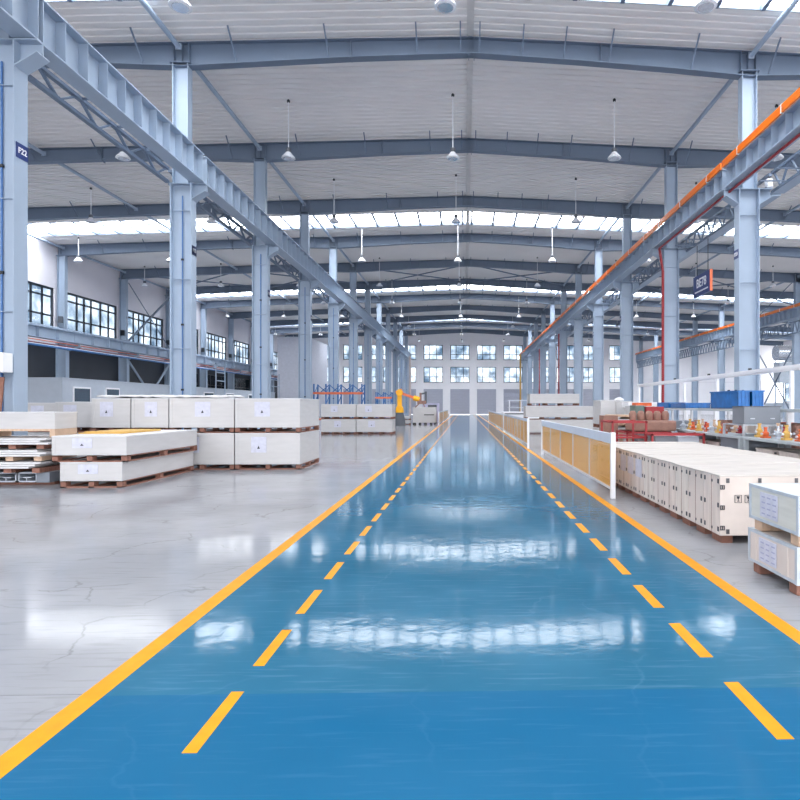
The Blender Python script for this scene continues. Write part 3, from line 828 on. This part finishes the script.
# right side: long row of plywood crates
def clip_data():
    b = MB().box(-.006,0,0,0,.035,.05).box(-.010,.01,.008,-.006,.025,.042)
    o = build(b, 'clip', M['clip']); d = o.data; bpy.data.objects.remove(o); return d
CD = clip_data()
ply_front_marks = None
for k in range(13):
    y = 6.40 + k*.463
    nm = 'nearest the camera' if k == 0 else '%s from the camera' % ORD[k]
    t = thing('plywood_crate', 'pink-beige plywood crate in the long row right of the lane, %s' % nm, 'crate', (2.75, y, 0), 'plywood crates in the long row right of the lane')
    h = .755 - .003*(k % 3)
    L_ = 2.0
    build(MB().box(0,.006,.1,L_,.453,h-.02), 'body', M[('ply','ply2','plyface')[(k*2)%3]], t, bevel=.004)
    build(MB().box(-.01,.002,h-.02,L_+.01,.454,h), 'lid', M['plytop'], t, bevel=.005)
    s = MB()
    for a in (.06, .95, 1.8): s.box(a,.10,.0,a+.12,.36,.1)
    s.box(.06,.2,.08,1.92,.26,.1)
    build(s, 'skid', M['skid'], t)
    build(MB().box(-.003,.226,.1,.002,.230,h-.02), 'board_joint', M['brown'], t)
    for yy in (.03,.2,.39):
        for z in (.14,.40,.66):
            if yy == .2 and z == .4: continue
            o = bpy.data.objects.new('clip', CD); COL.objects.link(o); o.parent = t; o.location = (0, yy, z)
            if yy == .2: o.scale = (1,.6,.6)
    if k in (6,7,8): build(MB().box(-.012,.08,.38,-.006,.4,.66), 'shipping_label', M['paper'], t)
    if k == 0:
        for a in (.1,.45,.85,1.3,1.75):
            o = bpy.data.objects.new('clip', CD); COL.objects.link(o); o.parent = t; o.location = (a,.0,h-.085); o.rotation_euler.z = math.pi/2
            o = bpy.data.objects.new('clip', CD); COL.objects.link(o); o.parent = t; o.location = (a,.0,.12); o.rotation_euler.z = math.pi/2
        for z in (.16,.38,.6):
            build(MB().box(.0,-.004,z,.05,.004,z+.008).box(.0,-.004,z+.04,.05,.004,z+.048).box(.0,-.004,z,.008,.004,z+.048).box(.042,-.004,z,.05,.004,z+.048).box(.02,-.004,z,.03,.004,z+.048), 'clip', M['clip'], t)
        for a in (.16,.27):      # handling marks: cup and arrow in boxes
            m_ = MB().box(a,-.002,.455,a+.075,.004,.458).box(a,-.002,.535,a+.075,.004,.538).box(a,-.002,.455,a+.003,.004,.538).box(a+.072,-.002,.455,a+.075,.004,.538)
            m_.prism([(a+.02,.525),(a+.055,.525),(a+.045,.497),(a+.030,.497)],'y',-.003,.004).box(a+.036,-.003,.475,a+.04,.004,.5).box(a+.026,-.003,.47,a+.05,.004,.475)
            build(m_, 'handling_mark', M['ink'], t)

# the two edged crates at right edge
def edged(x0,y0,z0,w,dd,z1,label,ribs):
    t = thing('edged_crate', label, 'crate', (x0,y0,z0), 'metal-edged crates at the right edge'); h = z1-z0; sk = .1
    s = MB()
    for yy in (.04, dd-.16): s.box(0.02,yy,0,w,yy+.12,sk)
    build(s, 'skid', M['skid'] if ribs else M['wood'], t, bevel=.01)
    build(MB().box(0,0,sk,w,dd,h), 'body', M['edgeply'] if not ribs else M['plyface'], t)
    e = MB(); q = .022; o_ = .004
    for b_ in (0,dd-q): e.box(-o_-.002,b_-o_-.002,sk-o_-.002,q,b_+q+o_+.002,h+o_+.002)
    e.box(-o_,-o_,sk-o_,q,dd+o_,sk+q); e.box(-o_,-o_,h-q,q,dd+o_,h+o_)
    e.box(-o_,-o_,sk-o_,w,q,sk+q); e.box(-o_,-o_,h-q,w,q,h+o_); e.box(-o_,dd-q,h-q,w,dd+o_,h+o_)
    build(e, 'edge_strip', M['metaledge'], t)
    p = build(MB().box(-.012,dd*.38,sk+(h-sk)*.16,-.005,dd*.74,sk+(h-sk)*.86), 'shipping_label', M['paper'], t)
    fm = mat('faint_blue_print_%d' % ribs, (160,164,192), .7)
    for i in range(4):
        for j in range(3):
            a = dd*.40+j*dd*.115; z = sk+(h-sk)*(.24+i*.16)
            build(MB().box(-.014,a,z,-.012,a+dd*.07,z+.012), 'printed_mark', fm, p)
    if ribs:
        for yy in (dd*.16, dd*.82): build(MB().box(-.008,yy,sk+q,0,yy+.1,h-q), 'batten', M['plyface'], t)
    return t
edged(2.60,4.63,0,1.25,.80,.385,'metal-edged plywood crate, bottom of the stack at the right edge of the view',1)
edged(2.60,4.61,.39,1.25,.80,.79,'metal-edged pale crate, top of the stack at the right edge of the view',0)
o = build(MB().box(3.0,5.0,.795,3.6,5.3,.80), 'plastic_sheet', M['paper']); tag(o,'clear plastic sheet lying on the topmost metal-edged crate','sheet')
MB()

# ---------------------------------------------------------------- barriers with orange mesh panels
def barrier(x, ya, yb, n, label, grp, cap=.16):
    t = thing('mesh_barrier', label, 'barrier', (x, ya, 0), grp); L = yb-ya
    for y in (0, L-.08): build(MB().box(-.035,y,0,.035,y+.08,1.07), 'post', M['white'], t)
    build(MB().box(-.03,.08,1.05-cap,.03,L-.08,1.05), 'top_rail', M['railgrey'], t)
    build(MB().box(-.02,.08,.13,.02,L-.08,.17), 'bottom_rail', M['railgrey'], t)
    for k in range(n):
        a = .08+k*(L-.16)/n; b = .08+(k+1)*(L-.16)/n
        build(MB().box(-.006,a,.17,.006,b-.02,1.05-cap), 'mesh_panel', M['meshp'], t)
        if k: build(MB().box(-.02,a-.02,.17,.02,a,1.05-cap), 'divider', M['railgrey'], t)
    return t
barrier(2.40, 9.65, 18.6, 5, 'orange mesh barrier with grey cap rail nearest the camera, right of the lane', 'mesh barriers')
barrier(2.22, 21.0, 34, 9, 'orange mesh barrier on the right of the lane behind the nearest one', 'mesh barriers', .1)
barrier(2.22, 34.6, 56, 12, 'farthest orange mesh barrier on the right of the lane', 'mesh barriers', .1)
barrier(-2.05, 47, 56, 6, 'orange mesh barrier left of the lane in the distance', 'mesh barriers', .1)
barrier(-2.05, 56.5, 72, 8, 'farthest mesh barrier left of the lane', 'mesh barriers', .1)

# crates behind the barriers
G4 = 'pale crates stacked behind the barriers'
crate(3.25,6.85, 31.9, 33.3, 0, .76, 'bottom pale crate of the three-high stack behind the barriers', G4, docs=0, nrun=4)
crate(3.25,6.85, 31.9, 33.3, .78, 1.5, 'middle pale crate of the three-high stack behind the barriers', G4, docs=0, nrun=5)
crate(3.45,6.1, 31.9, 33.3, 1.52, 2.15, 'short top pale crate of the three-high stack behind the barriers', G4, docs=0, nrun=4)
crate(4.55,5.05, 20.0, 21.2, 0, .75, 'lower pale crate beside the tall pale pair behind the barrier', G4, docs=0)
crate(4.55,5.05, 20.0, 21.2, .76, 1.7, 'tall pale crate left of the pair behind the nearest barrier', G4, docs=0)
crate(5.07,5.62, 20.0, 21.2, .76, 1.66, 'tall pale crate right of the pair behind the nearest barrier', G4, docs=0)
crate(5.07,5.62, 20.0, 21.2, 0, .75, 'lower right pale crate beneath the tall pair', G4, docs=0)
t = build(MB().lathe([(.12,0),(.17,.03),(.15,.08),(.08,.12),(.03,.14)], (0,0,0), 10), 'white_sack', M['crate_lid'], smooth=True, loc=(5.3,20.5,1.665)); tag(t,'crumpled white sack on the tall pale crates','sack')
# plank pile
for k in range(4):
    b = MB().box(0,0,0,.62-.05*(k%2),1.0,.05)
    for a in (.04,.45): b.box(a,0,-.06,a+.08,1.0,0)
    o = build(b, 'plank_layer', M['wood'] if k % 2 else M['crate_lid'], loc=(4.0+.06*(k%2), 16.3, .86+k*.115)); tag(o, '%s layer of the wood plank pile behind the red frame' % ORD[k], 'planks', 'plank pile')
build_p = MB()
for a in (0,.45):
    for b_ in (0,.85): build_p.box(a+4.0,b_+16.32,0,a+4.1,b_+16.42,.8)
build_p.box(4.0,16.3,.74,4.6,17.3,.8)
o = build(build_p, 'trestle', M['wood']); tag(o,'wooden trestle carrying the plank pile','trestle')
# white panels stack
o = build(MB().box(5.2,18.6,1.2,6.1,19.4,1.45).box(5.1,18.6,1.45,6.0,19.4,1.62).box(5.2,18.6,0,6.1,19.4,.3).box(5.25,18.65,.3,6.0,19.35,1.2), 'wrapped_stack', M['white']); tag(o,'white wrapped panel stack behind the brown bundles','stack')

# red steel frames
def red_frame(x0,x1,y0,y1,h,mid,label):
    t = thing('red_steel_rack', label, 'rack', (x0,y0,0), 'red steel racks'); w = x1-x0; dd = y1-y0
    for a in (0,w-.05):
        for b_ in (0,dd-.05): build(MB().box(a,b_,0,a+.04,b_+.04,h), 'leg', M['redsteel'], t)
    for z in mid+[h-.05]:
        b = MB().box(0,0,z,w,.04,z+.04).box(0,dd-.04,z,w,dd,z+.04).box(0,0,z,.04,dd,z+.04).box(w-.04,0,z,w,dd,z+.04)
        build(b, 'rail', M['redsteel'], t)
    return t
red_frame(3.25,4.05,13.2,14.3,1.17,[.2,.78],'empty red steel frame behind the end of the plywood crate row')
red_frame(3.9,5.0,14.4,15.4,.88,[.2,.55],'lower red steel rack carrying the brown bundles')
red_frame(3.95,5.1,12.6,13.15,.92,[.15,.6],'red steel rack with dark crates just behind the plywood crates')
o = build(MB().box(4.05,12.7,.65,4.5,13.05,.86), 'dark_crate', M['benchdark']); tag(o,'dark grey crate inside the red rack','crate')
o = build(MB().box(4.55,12.7,.65,5.0,13.05,.85), 'dark_crate', M['cabin']); tag(o,'light grey crate inside the red rack','crate')
bd_ = build(MB().box(4.1,14.45,.88,5.15,15.3,1.14), 'brown_bundle', M['brown'], bevel=.05); tag(bd_,'long brown wrapped bundle on the red rack','bundle')
for k in range(5):
    o = build(MB().lathe([(.07,0),(.095,.03),(.095,.17),(.06,.23),(.03,.24)], (0,0,0), 12), 'brown_roll', M['brown'], smooth=True, loc=(4.1+.09+k*.205, 14.9, 1.14)); tag(o,'brown paper-wrapped roll standing on the bundle, %s from the left' % ORD[k],'roll','brown rolls on the bundle')
o = build(MB().box(3.62,15.6,.78,4.0,16.1,1.25), 'brown_box', M['brown']); o2 = o; tag(o,'brown box beside the brown rolls','box')
o = build(MB().box(3.62,15.6,.0,4.0,16.1,.78), 'brown_box', M['skid']); tag(o,'brown box underneath, behind the red frame','box')
o = build(MB().box(4.75,16.6,.9,5.0,17.2,1.52), 'green_box', M['green'], bevel=.01); tag(o,'grey-green box behind the brown rolls','box')
o = build(MB().box(5.05,16.6,.9,5.55,17.2,1.48), 'red_bin', M['redsteel'], bevel=.01); tag(o,'dark red bin beside the grey-green box','bin')
o = build(MB().box(4.7,16.5,.82,5.7,17.4,.9).box(4.7,16.5,0,4.78,16.58,.82).box(5.62,16.5,0,5.7,16.58,.82).box(4.7,17.3,0,4.78,17.38,.82).box(5.62,17.3,0,5.7,17.38,.82), 'stand', M['benchdark']); tag(o,'grey stand under the green and red boxes','stand')
o = build(MB().box(5.1,17.7,1.5,5.55,18.2,1.6), 'orange_tray', M['terra']); tag(o,'orange tray on the pale stack','tray')
o = build(MB().box(4.9,17.6,0,5.6,18.25,1.5), 'pale_cabinet', M['crate']); tag(o,'pale cabinet beneath the orange tray','cabinet')

# workbenches and upper shelf
def bench(x0,x1,y0,y1,h,label,drawers=True):
    t = thing('workbench', label, 'workbench', (x0,y0,0), 'grey workbenches'); w = x1-x0; dd = y1-y0
    build(MB().box(0,0,h-.05,w,dd,h), 'bench_top', M['bench'], t, bevel=.006)
    for a in (0,w-.07):
        for b_ in (0.02,dd-.09): build(MB().box(a,b_,0,a+.07,b_+.07,h-.05), 'leg', M['bench'], t)
    build(MB().box(.02,.05,.25,w-.02,dd-.05,.28), 'lower_shelf', M['bench'], t)
    if drawers:
        d_ = build(MB().box(.06,.15,.42,w-.06,1.0,h-.06), 'drawer_box', M['benchdark'], t)
        build(MB().box(.04,.45,.66,.06,.7,.69), 'handle', M['alu'], d_)
    return t
bench(5.15,6.0,8.2,11.0,.93,'grey workbench nearest the camera behind the plywood crates')
bench(5.15,6.0,11.1,13.9,.93,'middle grey workbench, the one below the grey steel cabinet')
bench(5.3,6.05,14.0,16.4,.93,'farthest grey workbench, beside the brown bundles')
for k, (y, n) in enumerate(((9.4,2),(10.2,2),(12.4,2),(13.1,1))):
    crate(5.3,5.9,y,y+.6,.282,.74,'small clipped plywood crate under the workbenches, %s from the camera' % ORD[k],'small crates under the workbenches', skid=.05, body='ply', lid='ply', docs=0, clips=True)
def shelf(x0,x1,y0,y1,z,label):
    t = thing('storage_shelf', label, 'shelf', (x0,y0,0)); w = x1-x0; dd = y1-y0
    build(MB().box(0,0,z-.06,w,dd,z), 'shelf_board', M['bench'], t)
    build(MB().box(0,0,.6,w,dd,.64), 'shelf_board', M['bench'], t)
    n = int(dd/2.4)+1
    for k in range(n+1):
        y = (dd-.06)*k/n
        for a in (0,w-.06): build(MB().box(a,y,0,a+.06,y+.06,z-.06), 'leg', M['white'], t)
    return t
shelf(6.1,6.95,9.0,15.6,1.44,'long grey shelf behind the workbenches')
shelf(6.1,6.95,16.4,21.6,1.44,'farther grey shelf under the white overhead rail')
# grey cabinet on bench
t = thing('bench_riser', 'small aluminium riser shelf on the middle workbench under the grey cabinet', 'shelf', (5.22,11.13,.93))
build(MB().box(0,0,.2,.76,.9,.22), 'shelf_board', M['alu'], t)
for a in (0,.72):
    for b_ in (0,.86): build(MB().box(a,b_,0,a+.04,b_+.04,.2), 'leg', M['alu'], t)
t = thing('steel_cabinet', 'mid-grey steel cabinet with two handles standing on the riser of the middle workbench', 'cabinet', (5.26,11.18,1.152))
build(MB().box(0,0,0,.70,.5,.33), 'body', M['benchdark'], t, bevel=.008)
for a in (.12,.50): build(MB().box(a,-.02,.10,a+.08,0,.12), 'handle', M['alu'], t)
build(MB().box(-.01,-.012,.33,.71,.5,.345), 'top_lip', M['grey'], t)
# blue baskets
def basket(x,y,z,w,d_,h,label):
    t = thing('blue_basket', label, 'basket', (x,y,z), 'blue plastic baskets')
    b = MB().box(0,0,0,w,d_,.02)
    for a in (0,w-.02): b.box(a,0,0,a+.02,d_,h)
    for a in (0,d_-.02): b.box(0,a,0,w,a+.02,h)
    k = 0
    while k*.08 < w: b.box(k*.08,-.012,0,k*.08+.015,0,h); k += 1
    build(b, 'body', M['tarp'], t)
    build(MB().box(-.02,-.02,h,w+.02,0,h+.03).box(-.02,d_,h,w+.02,d_+.02,h+.03).box(-.02,0,h,0,d_,h+.03).box(w,0,h,w+.02,d_,h+.03), 'rim', M['tarp'], t)
    return t
basket(6.12,13.3,1.44,.27,1.5,.38,'large blue plastic basket on the long shelf, left half'); basket(6.44,13.3,1.44,.26,1.5,.38,'large blue plastic basket on the long shelf, right half')
for k in range(3):
    o = build(MB().lathe([(.04,0),(.06,.04),(.03,.1)], (0,0,0), 8), 'black_fitting', M['black'], loc=(6.22+.17*k,14.0,1.44+.36)); o.location.z = 1.44+.02
    o.scale = (1,1,4.2); tag(o,'black fitting sticking out of the blue baskets, %s from the left' % ORD[k],'fitting','fittings in the blue baskets')
basket(6.15,18.0,1.44,.5,1.5,.14,'shallow blue tray on the farther shelf')
basket(6.15,16.6,1.44,.7,1.2,.12,'shallow blue tray at the near end of the farther shelf')
o = build(MB().box(5.4,15.3,.93,5.95,16.0,1.12), 'grey_box', M['benchdark'], bevel=.01); tag(o,'low grey box on the farthest workbench','box')
# machine castings on the benches
def casting(x,y,z,k,label):
    t = thing('machine_casting', label, 'machine part', (x,y,z), 'machine parts on the workbenches')
    m = M[('terra','brown','yellowboard','redsteel','alu','wood')[k%6]]; t.scale = (.75,.75,.62+.1*(k%3))
    build(MB().box(-.09,-.09,0,.09,.09,.05), 'base', m, t, bevel=.01)
    build(MB().lathe([(.05,.05),(.075,.08),(.075,.16),(.04,.19),(.03,.27),(.045,.28),(.045,.31)], (0,0,0), 12), 'body', m, t, smooth=True)
    build(MB().tube((-.11,0,.12),(.11,0,.12),.03,8), 'flange_pipe', M['alu'], t)
for ys_, nm, xs_ in (((8.45,8.8,9.15,9.5,9.85,10.2,10.55,10.85), 'nearest', (5.35,5.75)), ((12.3,12.6,12.9,13.2,13.6), 'middle', (5.35,5.75)), ((14.2,14.5,14.85), 'farthest', (5.45,5.8))):
    for r_ in (0, 1):
        for j, y in enumerate(ys_):
            casting(xs_[r_]+.04*(j%2), y+.1*r_, .93, j*2+r_*3, 'painted machine casting on the %s workbench, %s row, %s from the camera' % (nm, ('inner','outer')[r_], ORD[j]))
for k in range(6):
    crate(6.2+.0*k,6.75,9.2+k*.95,9.2+k*.95+.6,.64,1.16,['red-white','pale','pale brown'][k%3]+' box on the lower board of the long shelf, %s from the camera' % ORD[k],'boxes on the long shelf',skid=.0,body=('white','ply','brown')[k%3],lid=('terra','ply','brown')[k%3],docs=0,name='storage_box',cat='box')
# overhead white rail frame
t = thing('overhead_rail', 'white overhead rail on posts above the shelves on the right', 'rail', (7.03,11.0,0))
build(MB().box(-.05,0,2.30,.05,13.2,2.38).box(-.03,0,2.26,.03,13.2,2.31), 'rail', M['white'], t)
for y in (1.7,3.0,5.5,8.0,10.5,13.0): build(MB().box(-.035,y,0,.035,y+.07,2.3), 'post', M['white'], t)
for y in (1.2,3.6,6.1,8.9): build(MB().box(-.03,y,2.38,.03,y+.07,2.43), 'trolley', M['black'], t)
# dark blue pallet truck like barrier, distant machines
t = thing('packing_machine', 'white packing machine beyond the right barriers', 'machine', (2.9, 46, 0))
build(MB().box(0,0,0,3.0,2,1.05), 'body', M['white'], t, bevel=.02); build(MB().box(.1,-.02,.85,2.7,0,.95), 'dark_band', M['grey'], t)
for a in (.5,1.4,2.5): build(MB().box(a,.3,1.05,a+.06,.36,1.95), 'post', M['white'], t)
build(MB().box(.4,.3,1.9,2.6,.36,1.96).box(.4,.3,1.35,2.6,.36,1.4), 'cross_rail', M['railgrey'], t)
t = thing('control_cabinet', 'pale lilac control cabinet left of the lane in the distance', 'cabinet', (-3.9, 55, 0))
build(MB().box(0,0,0,1.5,1,1.75), 'body', mat('lilac_cabinet',(186,182,208),.5), t, bevel=.02); build(MB().box(.5,-.02,1.2,1.3,0,1.6), 'screen', M['grey'], t)
t = thing('packing_table', 'long cream packing table under the robot gripper', 'table', (-4.2, 48.5, 0))
build(MB().box(0,0,.15,1.85,1.2,1.4), 'body', M['crate'], t, bevel=.02); build(MB().box(.9,-.02,.75,1.7,0,.82), 'slot', M['black'], t)
s = MB()
for a in (0,.45,.9,1.35,1.7): s.box(a,0,0,a+.15,1.2,.15)
build(s, 'foot', M['black'], t)
# robot
t = thing('robot_arm', 'yellow industrial robot arm reaching right over the cream table', 'robot', (-4.95, 45.6, 0))
build(MB().lathe([(.45,0),(.42,.5),(.3,.9),(.3,1.0)], (0,0,0), 16), 'pedestal', M['grey'], t)
build(MB().lathe([(.3,1.0),(.32,1.1),(.28,1.35)], (0,0,0), 16), 'turret', M['robot'], t, smooth=True)
build(MB().bar((0,0,1.2),(.0,0,2.5),.34,.3).tube((0,-.25,2.5),(0,.25,2.5),.26,14).tube((0,-.25,1.3),(0,.25,1.3),.26,14), 'lower_arm', M['robot'], t, bevel=.03)
build(MB().bar((-.1,0,2.72),(.05,0,2.4),.34,.5).bar((0,0,2.5),(1.2,0,2.08),.2,.2), 'upper_arm', M['rackorange'], t, bevel=.03)
build(MB().tube((1.05,0,2.12),(1.5,0,1.98),.2,12), 'wrist', M['robot'], t)
build(MB().box(1.35,-.3,1.65,2.0,.3,1.9).bar((1.5,-.2,1.7),(1.2,-.2,1.4),.08,.08).bar((1.8,-.2,1.7),(1.9,-.2,1.42),.08,.08).box(1.5,-.1,1.9,1.65,.1,2.5), 'gripper', M['brown'], t)
build(MB().tube((1.5,.1,2.4),(2.0,.1,2.5),.06,8).box(1.9,0,1.7,2.05,.2,2.6), 'hose_bracket', M['grey'], t)

# blue racks
def blue_rack(x0,x1,y0,h,zb,n,label):
    t = thing('pallet_rack', label, 'rack', (x0,y0,0), 'blue pallet racks'); w = x1-x0
    for k in range(n+1):
        a = (w-.08)*k/n
        b = MB().box(a,0,0,a+.08,.08,h).box(a,1.0,0,a+.08,1.08,h)
        for z in (.3,.95,1.6,2.25): 
            if z+.6 < h: b.bar((a+.04,.04,z),(a+.04,1.04,z+.6),.04,.04)
        build(b, 'upright', M['rackblue'], t)
        if k < n:
            e = (w-.08)*(k+1)/n
            build(MB().bar((a+.06,1.04,zb),(e,1.04,h-.05),.05,.05).bar((a+.06,1.04,h-.05),(e,1.04,zb),.05,.05), 'back_brace', M['rackblue'], t)
    for yy in (-.03,1.06): build(MB().box(0,yy,zb,w,yy+.06,zb+.13), 'beam', M['rackorange'], t)
    build(MB().box(0,0,.6,w,1.05,.7), 'beam', M['rackorange'], t)
    return t
blue_rack(-9.6,-6.5,38.2,2.9,2.25,4,'blue pallet rack with orange beams behind the four-crate block')
blue_rack(-7.2,-5.9,48.4,2.62,2.1,2,'small blue rack farther back, left of the robot')

t = thing('junction_box', 'white junction box on the front of the first left column', 'box', (-10.1,12.42,2.19))
build(MB().box(0,0,0,.72,.28,.4), 'body', M['white'], t, bevel=.01); build(MB().box(.08,-.012,.05,.64,0,.35), 'cover', M['paper'], t)
o = build(MB().bar((-9.78,12.68,.03),(-9.62,12.72,2.1),.1,.03), 'timber_plank', M['skid']); tag(o, 'brown plank leaning against the first left column', 'plank')
skip_new()
# cabin along left wall
t = thing('site_cabin', 'long low grey office cabin with small windows along the left wall', 'cabin', (-21.4, 27.3, F0))
build(MB().box(0,0,0,3.4,30,2.72-F0), 'body', M['cabin'], t); build(MB().box(-.03,-.03,2.72-F0,3.43,30.03,2.78-F0), 'roof_edge', M['cabin'], t)
for y, z0, z1, w in ((.7,1.25,2.02,1.3), (3.2,1.6,2.05,1.2), (14.5,1.7,2.1,1.6), (18.3,1.7,2.1,1.6), (23,1.7,2.1,1.6)):
    f = build(MB().box(3.4,y,z0,3.44,y+w,z1), 'window', M['white'], t)
    build(MB().box(3.43,y+.08,z0+.08,3.45,y+w-.08,z1-.08), 'pane', mat('dark_cabin_pane',(70,84,98),.15) if 'dark_cabin_pane' not in bpy.data.materials else bpy.data.materials['dark_cabin_pane'], f)
# tall partition block
t = thing('tall_enclosure', 'tall plain grey enclosure standing in the left bay near the far wall', 'enclosure', (-18.6, 60, F0))
build(MB().box(0,0,0,3.1,8,8.3-F0), 'body', mat('enclosure_panel',(190,192,204),.6), t); build(MB().box(-.03,-.03,8.3-F0,3.13,8.03,8.36-F0), 'capping', M['cabin'], t)
# shadowy interior steel racks on the left under the windows
for k, (y, w) in enumerate(((37.5,1.4), (43.0,1.6), (55,2.5))):
    t = thing('ladder_frame', 'pale steel frame standing behind the cabin, %s from the camera' % ORD[k], 'frame', (-17.7,y,F0), 'steel frames behind the cabin')
    b = MB()
    for a in (0,w):
        b.box(0,a,0,.07,a+.07,4.2)
    for z in (2.9,3.5,4.1): b.box(0,0,z,.07,w+.07,z+.07)
    build(b, 'frame', M['steel'], t)
# box at the very left: on first column
# right bay silver duct
t = thing('foil_duct', 'large silver foil duct on trestle legs in the outer right bay', 'duct', (30.4,58,F0))
build(MB().tube((0,0,6.3),(6,0,6.3),.75,20), 'duct', M['silver'], t, smooth=True)
build(MB().box(.1,-.6,3.4,2.0,.6,5.4), 'plenum_box', M['metaledge'], t)
for a in (0,2.2): build(MB().bar((a,0,3.4),(a+.8,0,5.5),.09,.09).bar((a+.8,0,3.4),(a,0,5.5),.09,.09).bar((a,0,0),(a,0,3.4),.1,.1).bar((a+.8,0,0),(a+.8,0,3.4),.1,.1), 'trestle', M['steel'], t)
o = build(MB().box(30,57,1.6,36,59,3.0), 'pale_machine', M['cabin']); tag(o,'pale machine body below the silver duct','machine')
o.data.transform(Matrix.Translation((0,2.5,-1.225)))
convert_new()

# ---------------------------------------------------------------- world, camera
w = bpy.data.worlds.new('World'); S.world = w; w.use_nodes = True
nt = w.node_tree; N = nt.nodes; L = nt.links; bg = N['Background']
tc = N.new('ShaderNodeTexCoord'); sp = N.new('ShaderNodeSeparateXYZ'); L.new(tc.outputs['Generated'], sp.inputs[0])
r = N.new('ShaderNodeValToRGB'); L.new(sp.outputs['Z'], r.inputs[0])
r.color_ramp.elements[0].position = 0; r.color_ramp.elements[0].color = (.96,.975,1,1)
r.color_ramp.elements[1].position = .8; r.color_ramp.elements[1].color = (.88,.94,1,1)
L.new(r.outputs[0], bg.inputs[0]); bg.inputs[1].default_value = 2.6

cam = bpy.data.cameras.new('Camera'); co = bpy.data.objects.new('Camera', cam); COL.objects.link(co)
cam.sensor_width = 36; cam.lens = 27.0
cam.shift_x = -.1008; cam.shift_y = .0075
cam.clip_start = .05; cam.clip_end = 500
co.location = (0, 0, 1.5); co.rotation_euler = (math.pi/2, 0, -math.atan(T))
S.camera = co
S.view_settings.view_transform = 'Standard'; S.view_settings.look = 'None'; S.view_settings.gamma = 1
S.view_settings.exposure = .86
S.cycles.use_denoising = True
S.cycles.max_bounces = 8; S.cycles.diffuse_bounces = 5; S.cycles.glossy_bounces = 4; S.cycles.transparent_max_bounces = 12
S.cycles.sample_clamp_indirect = 6
